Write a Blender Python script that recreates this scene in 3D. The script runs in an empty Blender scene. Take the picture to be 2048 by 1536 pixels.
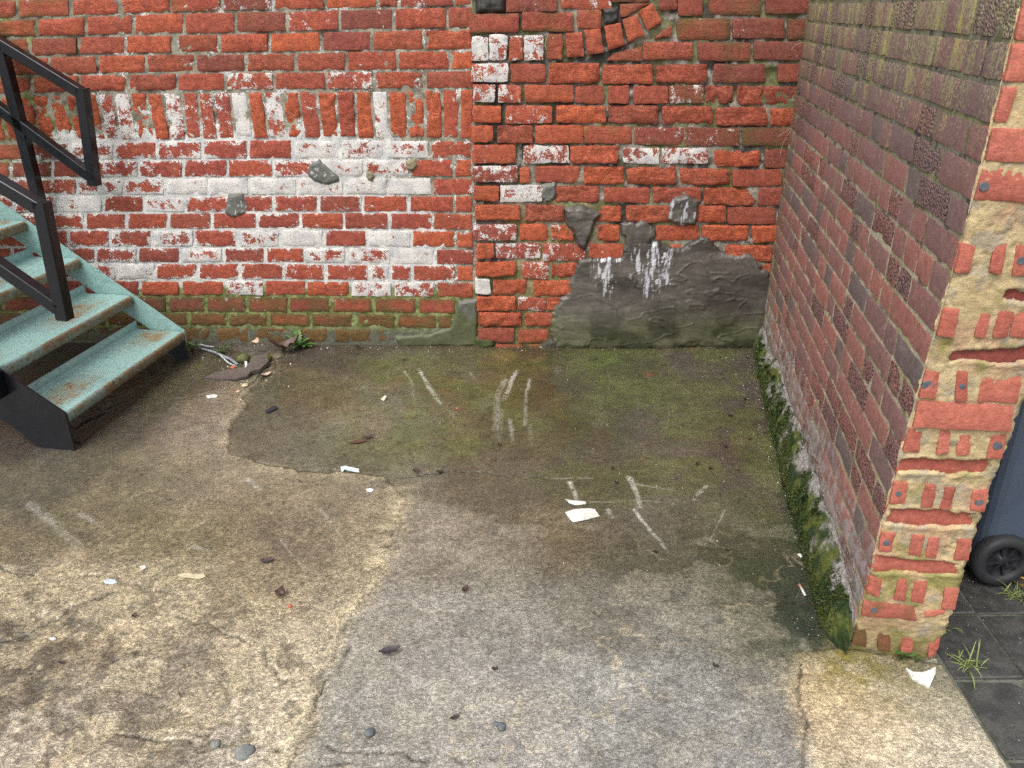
import bpy, math, random
import numpy as np

# ------------------------------------------------------------------ camera, sky, sun, exposure
sc = bpy.context.scene
COL = sc.collection
F_PX = 1602.0
PITCH = math.radians(25.2)
CAM = np.array([0.0, -4.15, 1.71])
cam_data = bpy.data.cameras.new('camera')
cam_data.sensor_width = 36.0
cam_data.lens = F_PX / 2048 * 36.0
cam_data.clip_start = 0.02
cam_data.clip_end = 400
cam = bpy.data.objects.new('camera', cam_data)
cam.location = CAM
cam.rotation_euler = (math.radians(90) - PITCH, 0, 0)
COL.objects.link(cam)
sc.camera = cam

world = bpy.data.worlds.new('World')
sc.world = world
world.use_nodes = True
wn = world.node_tree
wn.nodes.clear()
w_out = wn.nodes.new('ShaderNodeOutputWorld')
w_bg = wn.nodes.new('ShaderNodeBackground')
w_sky = wn.nodes.new('ShaderNodeTexSky')
w_sky.sky_type = 'NISHITA'
w_sky.sun_disc = False
SUN_EL, SUN_AZ = math.radians(58), math.radians(215)   # azimuth: behind the camera and a little to its left
w_sky.sun_elevation = SUN_EL
w_sky.sun_rotation = SUN_AZ
w_sky.dust_density = 6.0
w_sky.ozone_density = 1.0
w_hsv = wn.nodes.new('ShaderNodeHueSaturation')         # overcast: nearly grey sky
w_hsv.inputs['Saturation'].default_value = 0.36
w_bg.inputs['Strength'].default_value = 0.145
wn.links.new(w_sky.outputs[0], w_hsv.inputs['Color'])
wn.links.new(w_hsv.outputs[0], w_bg.inputs['Color'])
wn.links.new(w_bg.outputs[0], w_out.inputs['Surface'])

sun_data = bpy.data.lights.new('sun', 'SUN')
sun_data.energy = 0.9
sun_data.angle = math.radians(35)
sun_data.color = (1.0, 0.97, 0.92)
sun = bpy.data.objects.new('sun', sun_data)
sun_dir = np.array([math.cos(SUN_EL) * math.sin(SUN_AZ), math.cos(SUN_EL) * math.cos(SUN_AZ), math.sin(SUN_EL)])
from mathutils import Vector
sun.rotation_euler = Vector((-sun_dir[0], -sun_dir[1], -sun_dir[2])).to_track_quat('-Z', 'Y').to_euler()
sun.location = (0, -3, 6)
COL.objects.link(sun)

sc.view_settings.view_transform = 'Standard'
sc.view_settings.look = 'None'
sc.view_settings.gamma = 1.0
sc.view_settings.use_curve_mapping = False
sc.view_settings.exposure = 0.7
sc.cycles.use_denoising = False
sc.cycles.max_bounces = 6

# ------------------------------------------------------------------ small maths helpers
RNG = random.Random(7)
SLOPE = 0.02


def ray(u, v):
    x = (u - 1024) / F_PX
    y = -(v - 768) / F_PX
    c, s = math.cos(PITCH), math.sin(PITCH)
    return np.array([x, c + y * s, -s + y * c])


def on_plane(u, v, p, n):
    d = ray(u, v)
    t = np.dot(np.asarray(p, float) - CAM, n) / np.dot(d, n)
    return CAM + t * d


def gpt(u, v, lift=0.0):
    """photo position -> point on the sloping yard"""
    return on_plane(u, v, (0, 0, lift), np.array([0, -SLOPE, 1.0]))


def hash01(ix, iy, seed):
    n = (ix.astype(np.int64) * 374761393 + iy.astype(np.int64) * 668265263 + seed * 1442695041) & 0x7fffffff
    n = ((n ^ (n >> 13)) * 1274126177) & 0x7fffffff
    n = (n ^ (n >> 16)) & 0xffff
    return n / 65535.0


def vnoise(x, y, seed=0):
    x = np.asarray(x, float); y = np.asarray(y, float)
    ix = np.floor(x).astype(np.int64); iy = np.floor(y).astype(np.int64)
    fx = x - ix; fy = y - iy
    fx = fx * fx * fx * (fx * (fx * 6 - 15) + 10); fy = fy * fy * fy * (fy * (fy * 6 - 15) + 10)
    a = hash01(ix, iy, seed); b = hash01(ix + 1, iy, seed)
    c = hash01(ix, iy + 1, seed); d = hash01(ix + 1, iy + 1, seed)
    return (a * (1 - fx) + b * fx) * (1 - fy) + (c * (1 - fx) + d * fx) * fy


def fbm(x, y, scale, octv=4, seed=0, gain=0.5):
    s = 0.0; amp = 1.0; tot = 0.0; f = scale
    for o in range(octv):
        s = s + amp * vnoise(np.asarray(x) * f + 17.3 * o, np.asarray(y) * f - 9.1 * o, seed + o * 31)
        tot += amp; amp *= gain; f *= 2.03
    return s / tot


def sstep(a, b, x):
    t = np.clip((x - a) / (b - a), 0, 1)
    return t * t * (3 - 2 * t)


def poly_sd(x, y, poly):
    """signed distance, positive inside"""
    x = np.asarray(x, float); y = np.asarray(y, float)
    d = np.full(x.shape, 1e9); inside = np.zeros(x.shape, bool)
    n = len(poly)
    for i in range(n):
        ax, ay = poly[i][0], poly[i][1]; bx, by = poly[(i + 1) % n][0], poly[(i + 1) % n][1]
        ex, ey = bx - ax, by - ay
        t = np.clip(((x - ax) * ex + (y - ay) * ey) / (ex * ex + ey * ey + 1e-12), 0, 1)
        d = np.minimum(d, np.hypot(x - ax - t * ex, y - ay - t * ey))
        cond = (ay > y) != (by > y)
        if abs(by - ay) > 1e-12:
            xi = ax + (y - ay) / (by - ay) * (bx - ax)
            inside ^= cond & (x < xi)
    return np.where(inside, d, -d)


def line_d(x, y, pts):
    d = np.full(np.shape(x), 1e9); along = np.zeros(np.shape(x)); tot = 0
    segs = list(zip(pts[:-1], pts[1:]))
    for (a, b) in segs:
        ex, ey = b[0] - a[0], b[1] - a[1]
        L = math.hypot(ex, ey) + 1e-9
        t = np.clip(((x - a[0]) * ex + (y - a[1]) * ey) / (L * L), 0, 1)
        dd = np.hypot(x - a[0] - t * ex, y - a[1] - t * ey)
        m = dd < d
        d = np.where(m, dd, d); along = np.where(m, tot + t * L, along)
        tot += L
    return d, along / tot


def lin(c):
    c = np.asarray(c, float) / 255.0
    return np.where(c <= 0.04045, c / 12.92, ((c + 0.055) / 1.055) ** 2.4)


# ------------------------------------------------------------------ object helpers
def tag(o, label=None, cat=None, group=None, kind=None):
    if label: o['label'] = label
    if cat: o['category'] = cat
    if group: o['group'] = group
    if kind: o['kind'] = kind
    return o


def empty(name, loc):
    o = bpy.data.objects.new(name, None)
    o.location = loc
    o.empty_display_size = 0.05
    COL.objects.link(o)
    return o


def base_of(o):
    p = np.zeros(3)
    while o is not None:
        p = p + np.array(o.location)
        o = o.parent
    return p


def mesh_obj(name, verts, faces, mat, parent=None, smooth=True, attrs=None, origin=None, colors=None):
    """verts in world space; the object's origin is put at `origin` (default: the mean)"""
    verts = np.asarray(verts, float)
    if origin is None:
        origin = verts.mean(axis=0) if parent is not None else np.array([verts[:, 0].mean(), verts[:, 1].mean(), verts[:, 2].min()])
    origin = np.asarray(origin, float)
    me = bpy.data.meshes.new(name)
    lv = verts - origin
    if isinstance(faces, np.ndarray) and faces.ndim == 2:
        nf, k = faces.shape
        me.vertices.add(len(lv)); me.vertices.foreach_set('co', lv.astype(np.float32).ravel())
        me.loops.add(nf * k); me.loops.foreach_set('vertex_index', faces.astype(np.int32).ravel())
        me.polygons.add(nf)
        me.polygons.foreach_set('loop_start', np.arange(0, nf * k, k, dtype=np.int32))
        me.polygons.foreach_set('loop_total', np.full(nf, k, dtype=np.int32))
        me.update(calc_edges=True)
        me.validate()
    else:
        me.from_pydata([tuple(v) for v in lv], [], [tuple(f) for f in faces])
    if smooth:
        me.polygons.foreach_set('use_smooth', np.ones(len(me.polygons), dtype=bool))
    if attrs:
        for k_, v_ in attrs.items():
            a = me.attributes.new(k_, 'FLOAT', 'POINT')
            a.data.foreach_set('value', np.asarray(v_, np.float32))
    if colors:
        for k_, v_ in colors.items():
            a = me.attributes.new(k_, 'FLOAT_COLOR', 'POINT')
            c4 = np.ones((len(v_), 4), np.float32); c4[:, :3] = v_
            a.data.foreach_set('color', c4.ravel())
    me.materials.append(mat)
    o = bpy.data.objects.new(name, me)
    COL.objects.link(o)
    if parent is not None:
        o.parent = parent
        o.location = origin - base_of(parent)
    else:
        o.location = origin
    return o


class MB:
    """collects simple solids into one mesh"""
    def __init__(self): self.v = []; self.f = []

    def add(self, vs, fs):
        b = len(self.v)
        self.v += [tuple(map(float, p)) for p in vs]
        self.f += [tuple(i + b for i in f) for f in fs]

    def hexa(self, p):      # 8 points: bottom 4 ccw, top 4 ccw
        self.add(p, [(3, 2, 1, 0), (4, 5, 6, 7), (0, 1, 5, 4), (1, 2, 6, 5), (2, 3, 7, 6), (3, 0, 4, 7)])

    def bar(self, a, b, w, h, upv=(0, 0, 1), bev=0.0):
        a = np.asarray(a, float); b = np.asarray(b, float)
        d = (b - a) / np.linalg.norm(b - a)
        s = np.cross(d, np.asarray(upv, float)); s /= np.linalg.norm(s)
        t = np.cross(s, d)
        if bev <= 0:
            prof = [(-w/2, -h/2), (w/2, -h/2), (w/2, h/2), (-w/2, h/2)]
        else:
            c = bev
            prof = []
            for (sx, sy) in ((-1, -1), (1, -1), (1, 1), (-1, 1)):
                cx, cy = sx * (w/2 - c), sy * (h/2 - c)
                a0 = {(-1, -1): 180, (1, -1): 270, (1, 1): 0, (-1, 1): 90}[(sx, sy)]
                for k in range(4):
                    an = math.radians(a0 + 30 * k)
                    prof.append((cx + c * math.cos(an), cy + c * math.sin(an)))
        n = len(prof)
        vs = [a + s * p + t * q for p, q in prof] + [b + s * p + t * q for p, q in prof]
        fs = [tuple(range(n))[::-1], tuple(range(n, 2 * n))] + [(i, (i + 1) % n, n + (i + 1) % n, n + i) for i in range(n)]
        self.add(vs, fs)

    def tube(self, pts, r, n=8):
        pts = [np.asarray(p, float) for p in pts]
        rs = r if hasattr(r, '__len__') else [r] * len(pts)
        rings = []
        for i, p in enumerate(pts):
            d = pts[min(i + 1, len(pts) - 1)] - pts[max(i - 1, 0)]
            d = d / (np.linalg.norm(d) + 1e-9)
            ref = np.array([0, 0, 1.0]) if abs(d[2]) < 0.9 else np.array([1.0, 0, 0])
            s = np.cross(d, ref); s /= np.linalg.norm(s); t = np.cross(s, d)
            rings.append([p + rs[i] * (math.cos(2 * math.pi * k / n) * s + math.sin(2 * math.pi * k / n) * t) for k in range(n)])
        vs = [q for r_ in rings for q in r_]
        fs = []
        for i in range(len(pts) - 1):
            for k in range(n):
                fs.append((i * n + k, i * n + (k + 1) % n, (i + 1) * n + (k + 1) % n, (i + 1) * n + k))
        fs.append(tuple(range(n))[::-1]); fs.append(tuple(range((len(pts) - 1) * n, len(pts) * n)))
        self.add(vs, fs)

    def build(self, name, mat, parent=None, smooth=False, **k):
        return mesh_obj(name, self.v, self.f, mat, parent, smooth, **k)


# ------------------------------------------------------------------ material helpers
class NT:
    def __init__(self, name):
        self.m = bpy.data.materials.new(name)
        self.m.use_nodes = True
        self.t = self.m.node_tree
        self.t.nodes.clear()
        self.out = self.t.nodes.new('ShaderNodeOutputMaterial')
        self.b = self.t.nodes.new('ShaderNodeBsdfPrincipled')
        self.t.links.new(self.b.outputs[0], self.out.inputs['Surface'])

    def put(self, sock, val):
        if hasattr(val, 'is_output') or isinstance(val, bpy.types.NodeSocket):
            self.t.links.new(val, sock)
        else:
            if isinstance(val, (tuple, list)) and len(val) == 3 and sock.type == 'RGBA':
                val = (*val, 1)
            sock.default_value = val

    def set(self, **k):
        for n, v in k.items():
            self.put(self.b.inputs[n.replace('_', ' ')], v)

    def pos(self):
        return self.t.nodes.new('ShaderNodeNewGeometry').outputs['Position']

    def attr(self, name, kind='GEOMETRY', out='Fac'):
        n = self.t.nodes.new('ShaderNodeAttribute'); n.attribute_name = name; n.attribute_type = kind
        return n.outputs[out]

    def noise(self, vec, scale, detail=4, rough=0.55, dist=0.0):
        n = self.t.nodes.new('ShaderNodeTexNoise')
        n.inputs['Scale'].default_value = scale; n.inputs['Detail'].default_value = detail
        n.inputs['Roughness'].default_value = rough; n.inputs['Distortion'].default_value = dist
        self.t.links.new(vec, n.inputs['Vector'])
        return n.outputs[0]

    def voro(self, vec, scale, feature='F1', out='Distance'):
        n = self.t.nodes.new('ShaderNodeTexVoronoi'); n.feature = feature
        n.inputs['Scale'].default_value = scale
        self.t.links.new(vec, n.inputs['Vector'])
        return n.outputs[out]

    def scalev(self, vec, s):
        n = self.t.nodes.new('ShaderNodeMapping'); n.inputs['Scale'].default_value = s
        self.t.links.new(vec, n.inputs['Vector'])
        return n.outputs[0]

    def math(self, op, a, b=0.0, c=0.0, clamp=False):
        n = self.t.nodes.new('ShaderNodeMath'); n.operation = op; n.use_clamp = clamp
        self.put(n.inputs[0], a); self.put(n.inputs[1], b)
        if op in ('MULTIPLY_ADD', 'SMOOTH_MIN'): self.put(n.inputs[2], c)
        return n.outputs[0]

    def ss(self, x, a, b, lo=0.0, hi=1.0):
        n = self.t.nodes.new('ShaderNodeMapRange'); n.interpolation_type = 'SMOOTHSTEP'
        self.put(n.inputs[0], x); n.inputs[1].default_value = a; n.inputs[2].default_value = b
        n.inputs[3].default_value = lo; n.inputs[4].default_value = hi
        return n.outputs[0]

    def mapr(self, x, a, b, lo=0.0, hi=1.0):
        n = self.t.nodes.new('ShaderNodeMapRange')
        self.put(n.inputs[0], x); n.inputs[1].default_value = a; n.inputs[2].default_value = b
        n.inputs[3].default_value = lo; n.inputs[4].default_value = hi
        return n.outputs[0]

    def mix(self, f, a, b, mode='MIX'):
        n = self.t.nodes.new('ShaderNodeMix'); n.data_type = 'RGBA'; n.blend_type = mode
        self.put(n.inputs[0], f); self.put(n.inputs[6], a); self.put(n.inputs[7], b)
        return n.outputs[2]

    def gain(self, col, f):
        n = self.t.nodes.new('ShaderNodeVectorMath'); n.operation = 'SCALE'
        self.put(n.inputs[0], col); self.put(n.inputs['Scale'], f)
        return n.outputs[0]

    def sepz(self, vec, i=2):
        n = self.t.nodes.new('ShaderNodeSeparateXYZ'); self.t.links.new(vec, n.inputs[0])
        return n.outputs[i]

    def bump(self, h, strength=0.5, dist=0.004, normal=None):
        n = self.t.nodes.new('ShaderNodeBump'); n.inputs['Strength'].default_value = strength
        n.inputs['Distance'].default_value = dist
        self.put(n.inputs['Height'], h)
        if normal is not None: self.t.links.new(normal, n.inputs['Normal'])
        return n.outputs[0]


def whitewash(N, p, paint, extra):
    """flaking white wash: one pattern through the whole wall, so that it runs over bricks and joints alike"""
    np_ = N.noise(p, 20, 9, 0.74, 0.4); nq = N.noise(p, 150, 4, 0.6)
    v = N.math('ADD', paint, N.math('MULTIPLY', N.math('SUBTRACT', np_, 0.5), 2.1))
    v = N.math('ADD', v, N.math('MULTIPLY', N.math('SUBTRACT', nq, 0.5), 0.7))
    v = N.math('ADD', v, N.math('MULTIPLY', N.math('SUBTRACT', N.noise(p, 6, 4, 0.6), 0.5), 0.7))
    v = N.math('ADD', v, extra)
    w = N.ss(v, 0.50, 0.57, 0, 0.93)
    wc = N.mix(N.ss(N.noise(p, 14, 4), 0.42, 0.62), (0.70, 0.70, 0.665), (0.55, 0.56, 0.56))
    wc = N.mix(N.ss(N.noise(p, 95, 5, 0.75, 1.0), 0.565, 0.63, 0, 0.75), wc, (0.22, 0.18, 0.15))
    wc = N.mix(N.ss(N.noise(p, 9, 5, 0.7), 0.56, 0.70, 0, 0.5), wc, (0.42, 0.40, 0.34))
    return w, N.gain(wc, N.mapr(nq, 0.3, 0.7, 0.85, 1.1)), nq


def mat_painted_mortar():
    N = NT('painted_mortar')
    p = N.pos()
    col = N.attr('col', out='Color'); gm = N.attr('green')
    n1 = N.noise(p, 70, 6, 0.65); n2 = N.noise(p, 300, 3, 0.6)
    col = N.gain(col, N.mapr(n1, 0.28, 0.72, 0.68, 1.32)); col = N.gain(col, N.mapr(n2, 0.3, 0.7, 0.8, 1.2))
    col = N.mix(N.ss(N.noise(p, 150, 5, 0.7), 0.60, 0.68, 0, 0.55), col, (0.035, 0.033, 0.028))
    w, wc, nq = whitewash(N, p, N.attr('paint'), 0.0)
    col = N.mix(N.math('MULTIPLY', w, N.math('SUBTRACT', 1.0, gm)), col, wc)
    h = N.math('ADD', N.math('ADD', N.math('MULTIPLY', n1, 0.8), N.math('MULTIPLY', n2, 0.35)), N.math('MULTIPLY', w, 0.25))
    N.set(Base_Color=col, Roughness=0.85, Specular_IOR_Level=0.2, Normal=N.bump(h, 0.7, 0.006))
    return N.m


def mat_old_brick():
    """hand-made red brick with the remains of a white wash and some algae; amounts are set brick by brick"""
    N = NT('old_red_brick')
    p = N.pos()
    tone, paint, grime, dark = (N.attr(k, 'OBJECT') for k in ('tone', 'paint', 'grime', 'dark'))
    edge = N.attr('edge')
    n1 = N.noise(p, 8, 3); n2 = N.noise(p, 42, 6, 0.65); n3 = N.noise(p, 260, 3, 0.6); n4 = N.noise(p, 19, 4, 0.6, 0.6)
    t = N.math('ADD', tone, N.math('MULTIPLY', N.math('SUBTRACT', n1, 0.5), 1.1), clamp=True)
    col = N.mix(t, (0.315, 0.070, 0.050), (0.470, 0.108, 0.046))
    col = N.mix(N.ss(n4, 0.52, 0.68, 0, 0.45), col, (0.47, 0.14, 0.07))
    col = N.mix(N.math('ADD', dark, N.math('MULTIPLY', N.math('SUBTRACT', n4, 0.5), N.math('MULTIPLY', dark, 1.5)), clamp=True), col, (0.115, 0.058, 0.048))
    n5 = N.noise(p, 12, 6, 0.7, 1.0)
    col = N.mix(N.ss(n5, 0.57, 0.74, 0, 0.6), col, (0.17, 0.058, 0.045))     # burnt and sooty blotches
    col = N.mix(N.ss(N.noise(p, 23, 6, 0.7), 0.58, 0.75, 0, 0.45), col, (0.42, 0.19, 0.13))   # lime bloom
    col = N.gain(col, N.mapr(n2, 0.25, 0.75, 0.55, 1.36))
    col = N.gain(col, N.mapr(n3, 0.3, 0.7, 0.78, 1.22))
    pit = N.ss(N.noise(p, 130, 4, 0.7), 0.66, 0.72)
    col = N.mix(N.math('MULTIPLY', pit, 0.6), col, (0.06, 0.022, 0.016))
    # algae and soot
    g = N.math('ADD', N.math('MULTIPLY', N.math('SUBTRACT', n1, 0.5), 1.0), N.math('MULTIPLY', grime, 1.15))
    g = N.math('ADD', g, N.math('MULTIPLY', edge, N.math('MULTIPLY', grime, 0.5)))
    g = N.math('ADD', g, N.math('MULTIPLY', N.math('SUBTRACT', n2, 0.5), 0.8))
    g = N.ss(g, 0.35, 0.95, 0, 0.8)
    col = N.mix(g, col, N.mix(n4, (0.075, 0.058, 0.022), (0.085, 0.105, 0.03)))
    # white wash
    w, wc, nq = whitewash(N, p, paint, N.math('MULTIPLY', edge, N.math('MINIMUM', N.math('MULTIPLY', paint, 1.6), N.attr('rimpaint', 'OBJECT'))))
    wc = N.mix(N.math('MULTIPLY', g, 0.5), wc, (0.20, 0.22, 0.10))
    col = N.mix(w, col, wc)
    craggy = N.attr('craggy', 'OBJECT')
    cr = N.noise(N.scalev(p, (.4, 1, 1.1)), 60, 5, 0.62, 0.8)
    crease = N.ss(N.math('ABSOLUTE', N.math('SUBTRACT', cr, 0.5)), 0.0, 0.05)
    h = N.math('ADD', N.math('MULTIPLY', n2, N.mapr(craggy, 0, 1, .28, 1.0)), N.math('MULTIPLY', n3, 0.16))
    h = N.math('ADD', h, N.math('MULTIPLY', N.math('MULTIPLY', crease, N.mapr(craggy, 0, 1, .35, 1.2)), N.mapr(w, 0, 1, 0.26, 0.06)))
    h = N.math('ADD', h, N.math('MULTIPLY', w, 0.16))
    N.set(Base_Color=col, Roughness=N.mapr(n3, 0.3, 0.7, 0.5, 0.8), Specular_IOR_Level=0.3, Normal=N.bump(h, 0.9, 0.008))
    return N.m


def mat_vcol(name, rough=0.8, b1=60, b2=250, bs=0.5, bd=0.004, var=0.35, spec=0.3, attr='col', speck=0.0, rvar=0.1):
    """surface whose colour was laid out on the mesh; fine grain is added here"""
    N = NT(name)
    p = N.pos()
    n1 = N.noise(p, b1, 6, 0.65); n2 = N.noise(p, b2, 3, 0.6)
    col = N.attr(attr, out='Color')
    col = N.gain(col, N.mapr(n1, 0.28, 0.72, 1 - var, 1 + var))
    col = N.gain(col, N.mapr(n2, 0.3, 0.7, 1 - var * 0.6, 1 + var * 0.6))
    if speck:
        s = N.ss(N.noise(p, b1 * 2.2, 5, 0.7), 0.60, 0.68, 0, speck)
        col = N.mix(s, col, (0.035, 0.033, 0.028))
    h = N.math('ADD', N.math('MULTIPLY', n1, 0.8), N.math('MULTIPLY', n2, 0.35))
    N.set(Base_Color=col, Roughness=N.mapr(n1, 0.3, 0.7, rough - rvar, min(1, rough + rvar)), Specular_IOR_Level=spec, Normal=N.bump(h, bs, bd))
    return N.m


def mat_plain(name, c1, c2=None, rough=0.6, scale=30, bs=0.2, bd=0.002, metallic=0.0, spec=0.4, coord='pos'):
    N = NT(name)
    p = N.pos()
    n1 = N.noise(p, scale, 5, 0.6)
    col = N.mix(N.ss(n1, 0.35, 0.65), c1, c2 if c2 else tuple(0.7 * x for x in c1))
    N.set(Base_Color=col, Roughness=rough, Metallic=metallic, Specular_IOR_Level=spec, Normal=N.bump(N.noise(p, scale * 4, 4), bs, bd))
    return N.m

# ------------------------------------------------------------------ brickwork helpers
class Frame:
    def __init__(self, o, ex, nrm):
        self.o = np.asarray(o, float); self.ex = np.asarray(ex, float); self.ez = np.array([0, 0, 1.0]); self.n = np.asarray(nrm, float)

    def pt(self, a, b, h):
        a = np.asarray(a, float)[..., None]; b = np.asarray(b, float)[..., None]; h = np.asarray(h, float)[..., None]
        return self.o + a * self.ex + b * self.ez + h * self.n

    def inv(self, u, v):
        q = on_plane(u, v, self.o, self.n) - self.o
        return float(np.dot(q, self.ex)), float(q[2])


def brick_geo(fr, quad, proud, rnd, amp, seed, depth=0.05, nx=13, nz=6, corner=0.004, wob=0.0030, strata=0.0):
    """one brick: a worn front face (a small grid) and its sides; quad = bl, br, tr, tl in the wall's own metres"""
    q = np.asarray(quad, float)
    W = 0.5 * (np.linalg.norm(q[1] - q[0]) + np.linalg.norm(q[2] - q[3]))
    H = 0.5 * (np.linalg.norm(q[3] - q[0]) + np.linalg.norm(q[2] - q[1]))
    if H > W: nx, nz = nz, nx

    def ticks(n, L):
        e = min(0.0045 / L, 0.15)
        return np.concatenate([[0], np.linspace(e, 1 - e, n - 1), [1]])
    s = ticks(nx, W); t = ticks(nz, H)
    S, T = np.meshgrid(s, t)
    X = (S - 0.5) * W; Z = (T - 0.5) * H
    c = min(corner, 0.3 * W, 0.3 * H)
    dx = np.abs(X) - (W / 2 - c); dz = np.abs(Z) - (H / 2 - c)
    m = (dx > 0) & (dz > 0)
    k = np.where(m, np.maximum(dx, dz) / (np.hypot(dx, dz) + 1e-9), 1.0)
    X2 = np.where(m, np.sign(X) * (W / 2 - c + dx * k), X); Z2 = np.where(m, np.sign(Z) * (H / 2 - c + dz * k), Z)
    S2 = X2 / W + 0.5; T2 = Z2 / H + 0.5
    A = (1 - S2) * (1 - T2) * q[0, 0] + S2 * (1 - T2) * q[1, 0] + S2 * T2 * q[2, 0] + (1 - S2) * T2 * q[3, 0]
    B = (1 - S2) * (1 - T2) * q[0, 1] + S2 * (1 - T2) * q[1, 1] + S2 * T2 * q[2, 1] + (1 - S2) * T2 * q[3, 1]
    ed = np.minimum(np.minimum(S, 1 - S) * W, np.minimum(T, 1 - T) * H)
    near = 1 - sstep(0.0, 0.02, ed)
    A = A + near * wob * 2 * (fbm(A, B, 38, 3, seed) - 0.5)
    B = B + near * wob * 2 * (fbm(A + 3, B + 5, 38, 3, seed + 9) - 0.5)
    n = fbm(A, B, 16, 4, seed + 3) - 0.5
    r = np.abs(fbm(A, B, 26, 3, seed + 5) - 0.5) * 2
    hgt = proud + amp * (1.5 * n - 0.8 * r + 0.2)
    if strata:
        hgt = hgt + strata * (np.floor(fbm(A * 0.5, B, 13, 3, seed + 8) * 7) / 7 - 0.5)
    chip = sstep(.56, .74, fbm(A, B, 30, 3, seed + 21)) * (1 - sstep(0.002, 0.016, ed))
    hgt = hgt - rnd * (1 - sstep(0, 0.0035, ed)) * (0.4 + 1.2 * vnoise(A * 60, B * 60, seed)) - chip * (.0022 + .5 * amp)
    V = fr.pt(A.ravel(), B.ravel(), hgt.ravel())
    R, Cc = S.shape
    idx = np.arange(R * Cc).reshape(R, Cc)
    faces = np.stack([idx[:-1, :-1], idx[:-1, 1:], idx[1:, 1:], idx[1:, :-1]], -1).reshape(-1, 4)
    loop = np.concatenate([idx[0, :], idx[1:, -1], idx[-1, -2::-1], idx[-2:0:-1, 0]])
    rim = V[loop]; nl = len(loop)
    back = fr.pt(A.ravel()[loop], B.ravel()[loop], np.full(nl, -depth))
    ri = np.arange(nl) + R * Cc; bi = ri + nl
    nb = np.roll(np.arange(nl), -1)
    sides = np.stack([ri, bi, bi[nb], ri[nb]], -1)
    V = np.concatenate([V, rim, back]); edge = np.concatenate([1 - sstep(0, 0.018, ed).ravel(), np.ones(2 * nl)])
    return V, np.concatenate([faces, sides]), edge


def add_brick(parent, fr, quad, mat, seed, name='brick', tone=0.5, paint=0.0, grime=0.0, dark=0.0, rough=0.3, rim=0.05, **k):
    a = dict(proud=0.002 + 0.006 * RNG.random(), rnd=0.0010 + 0.003 * rough, amp=0.0016 + 0.011 * rough, strata=0.022 * max(0, rough - 0.4), nx=18 if rough > .55 else 13, nz=8 if rough > .55 else 6)
    a.update(k)
    V, Fc, ed = brick_geo(fr, quad, seed=seed, **a)
    o = mesh_obj(name, V, Fc, mat, parent, attrs={'edge': ed})
    o['tone'] = float(tone); o['paint'] = float(paint); o['grime'] = float(grime); o['dark'] = float(dark); o['rimpaint'] = float(rim); o['craggy'] = float(min(1.0, max(0.0, rough)))
    return o


def grid_sheet(fr, a0, a1, b0, b1, step):
    na = int(round((a1 - a0) / step)) + 1; nb = int(round((b1 - b0) / step)) + 1
    A, B = np.meshgrid(np.linspace(a0, a1, na), np.linspace(b0, b1, nb))
    idx = np.arange(na * nb).reshape(nb, na)
    f = np.stack([idx[:-1, :-1], idx[:-1, 1:], idx[1:, 1:], idx[1:, :-1]], -1).reshape(-1, 4)
    return A.ravel(), B.ravel(), f


def patch(name, fr, poly, mat, parent, h0, thick, colfn, step=0.005, warp=0.012, ws=30, seed=1, edge=0.012, relief=0.004, rs=18, aniso=(1, 1), relief_fn=None, sink=-0.02):
    """a trowelled or spattered lump of mortar with a ragged outline, feathering into the wall"""
    P = np.asarray(poly, float)
    a0, b0 = P.min(0) - 0.03; a1, b1 = P.max(0) + 0.03
    A, B, f = grid_sheet(fr, a0, a1, b0, b1, step)
    wa = A + warp * 2 * (fbm(A, B, ws, 3, seed) - 0.5); wb = B + warp * 2 * (fbm(A, B, ws, 3, seed + 50) - 0.5)
    sd = poly_sd(wa, wb, poly)
    h = h0 + thick * sstep(0, edge, sd) + relief * 2 * (fbm(A * aniso[0], B * aniso[1], rs, 4, seed + 7) - 0.5)
    if relief_fn is not None: h = h + relief_fn(A, B, sd)
    h = np.where(sd < 0, np.maximum(sink, h0 + sd * 2.0), h)
    keep = (sd > -0.006)[f].any(axis=1)
    f = f[keep]
    used = np.unique(f); mp = np.full(len(A), -1); mp[used] = np.arange(len(used))
    V = fr.pt(A[used], B[used], h[used])
    return mesh_obj(name, V, mp[f], mat, parent, colors={'col': colfn(A[used], B[used], sd[used])})


def pxpoly(fr, pts):
    return [fr.inv(u, v) for u, v in pts]


def interp(pts, x):
    xs = [p[0] for p in pts]; ys = [p[1] for p in pts]
    return float(np.interp(x, xs, ys))


def mixc(a, b, t):
    t = np.clip(np.asarray(t), 0, 1)[..., None]
    return np.asarray(a) * (1 - t) + np.asarray(b) * t


M_BRICK = mat_old_brick()
M_MORTAR = mat_vcol('lime_mortar', 0.85, 70, 300, 0.7, 0.006, 0.32, 0.2, speck=0.55)
M_CEMENT = mat_vcol('grey_cement', 0.55, 40, 220, 0.5, 0.005, 0.22, 0.35)
M_RENDER = mat_vcol('damp_render', 0.42, 26, 160, 0.6, 0.006, 0.24, 0.5, rvar=.14)

# ------------------------------------------------------------------ back wall, left part (painted brick with a soldier course)
FL = Frame((0, 0, 0), (1, 0, 0), (0, -1, 0))
wall_l = empty('brick_wall', (-1.6, 0.0, -0.02))
tag(wall_l, 'old red brick wall with flaking white wash and a soldier course, behind the steel stairs', 'wall', 'old back walls')

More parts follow.
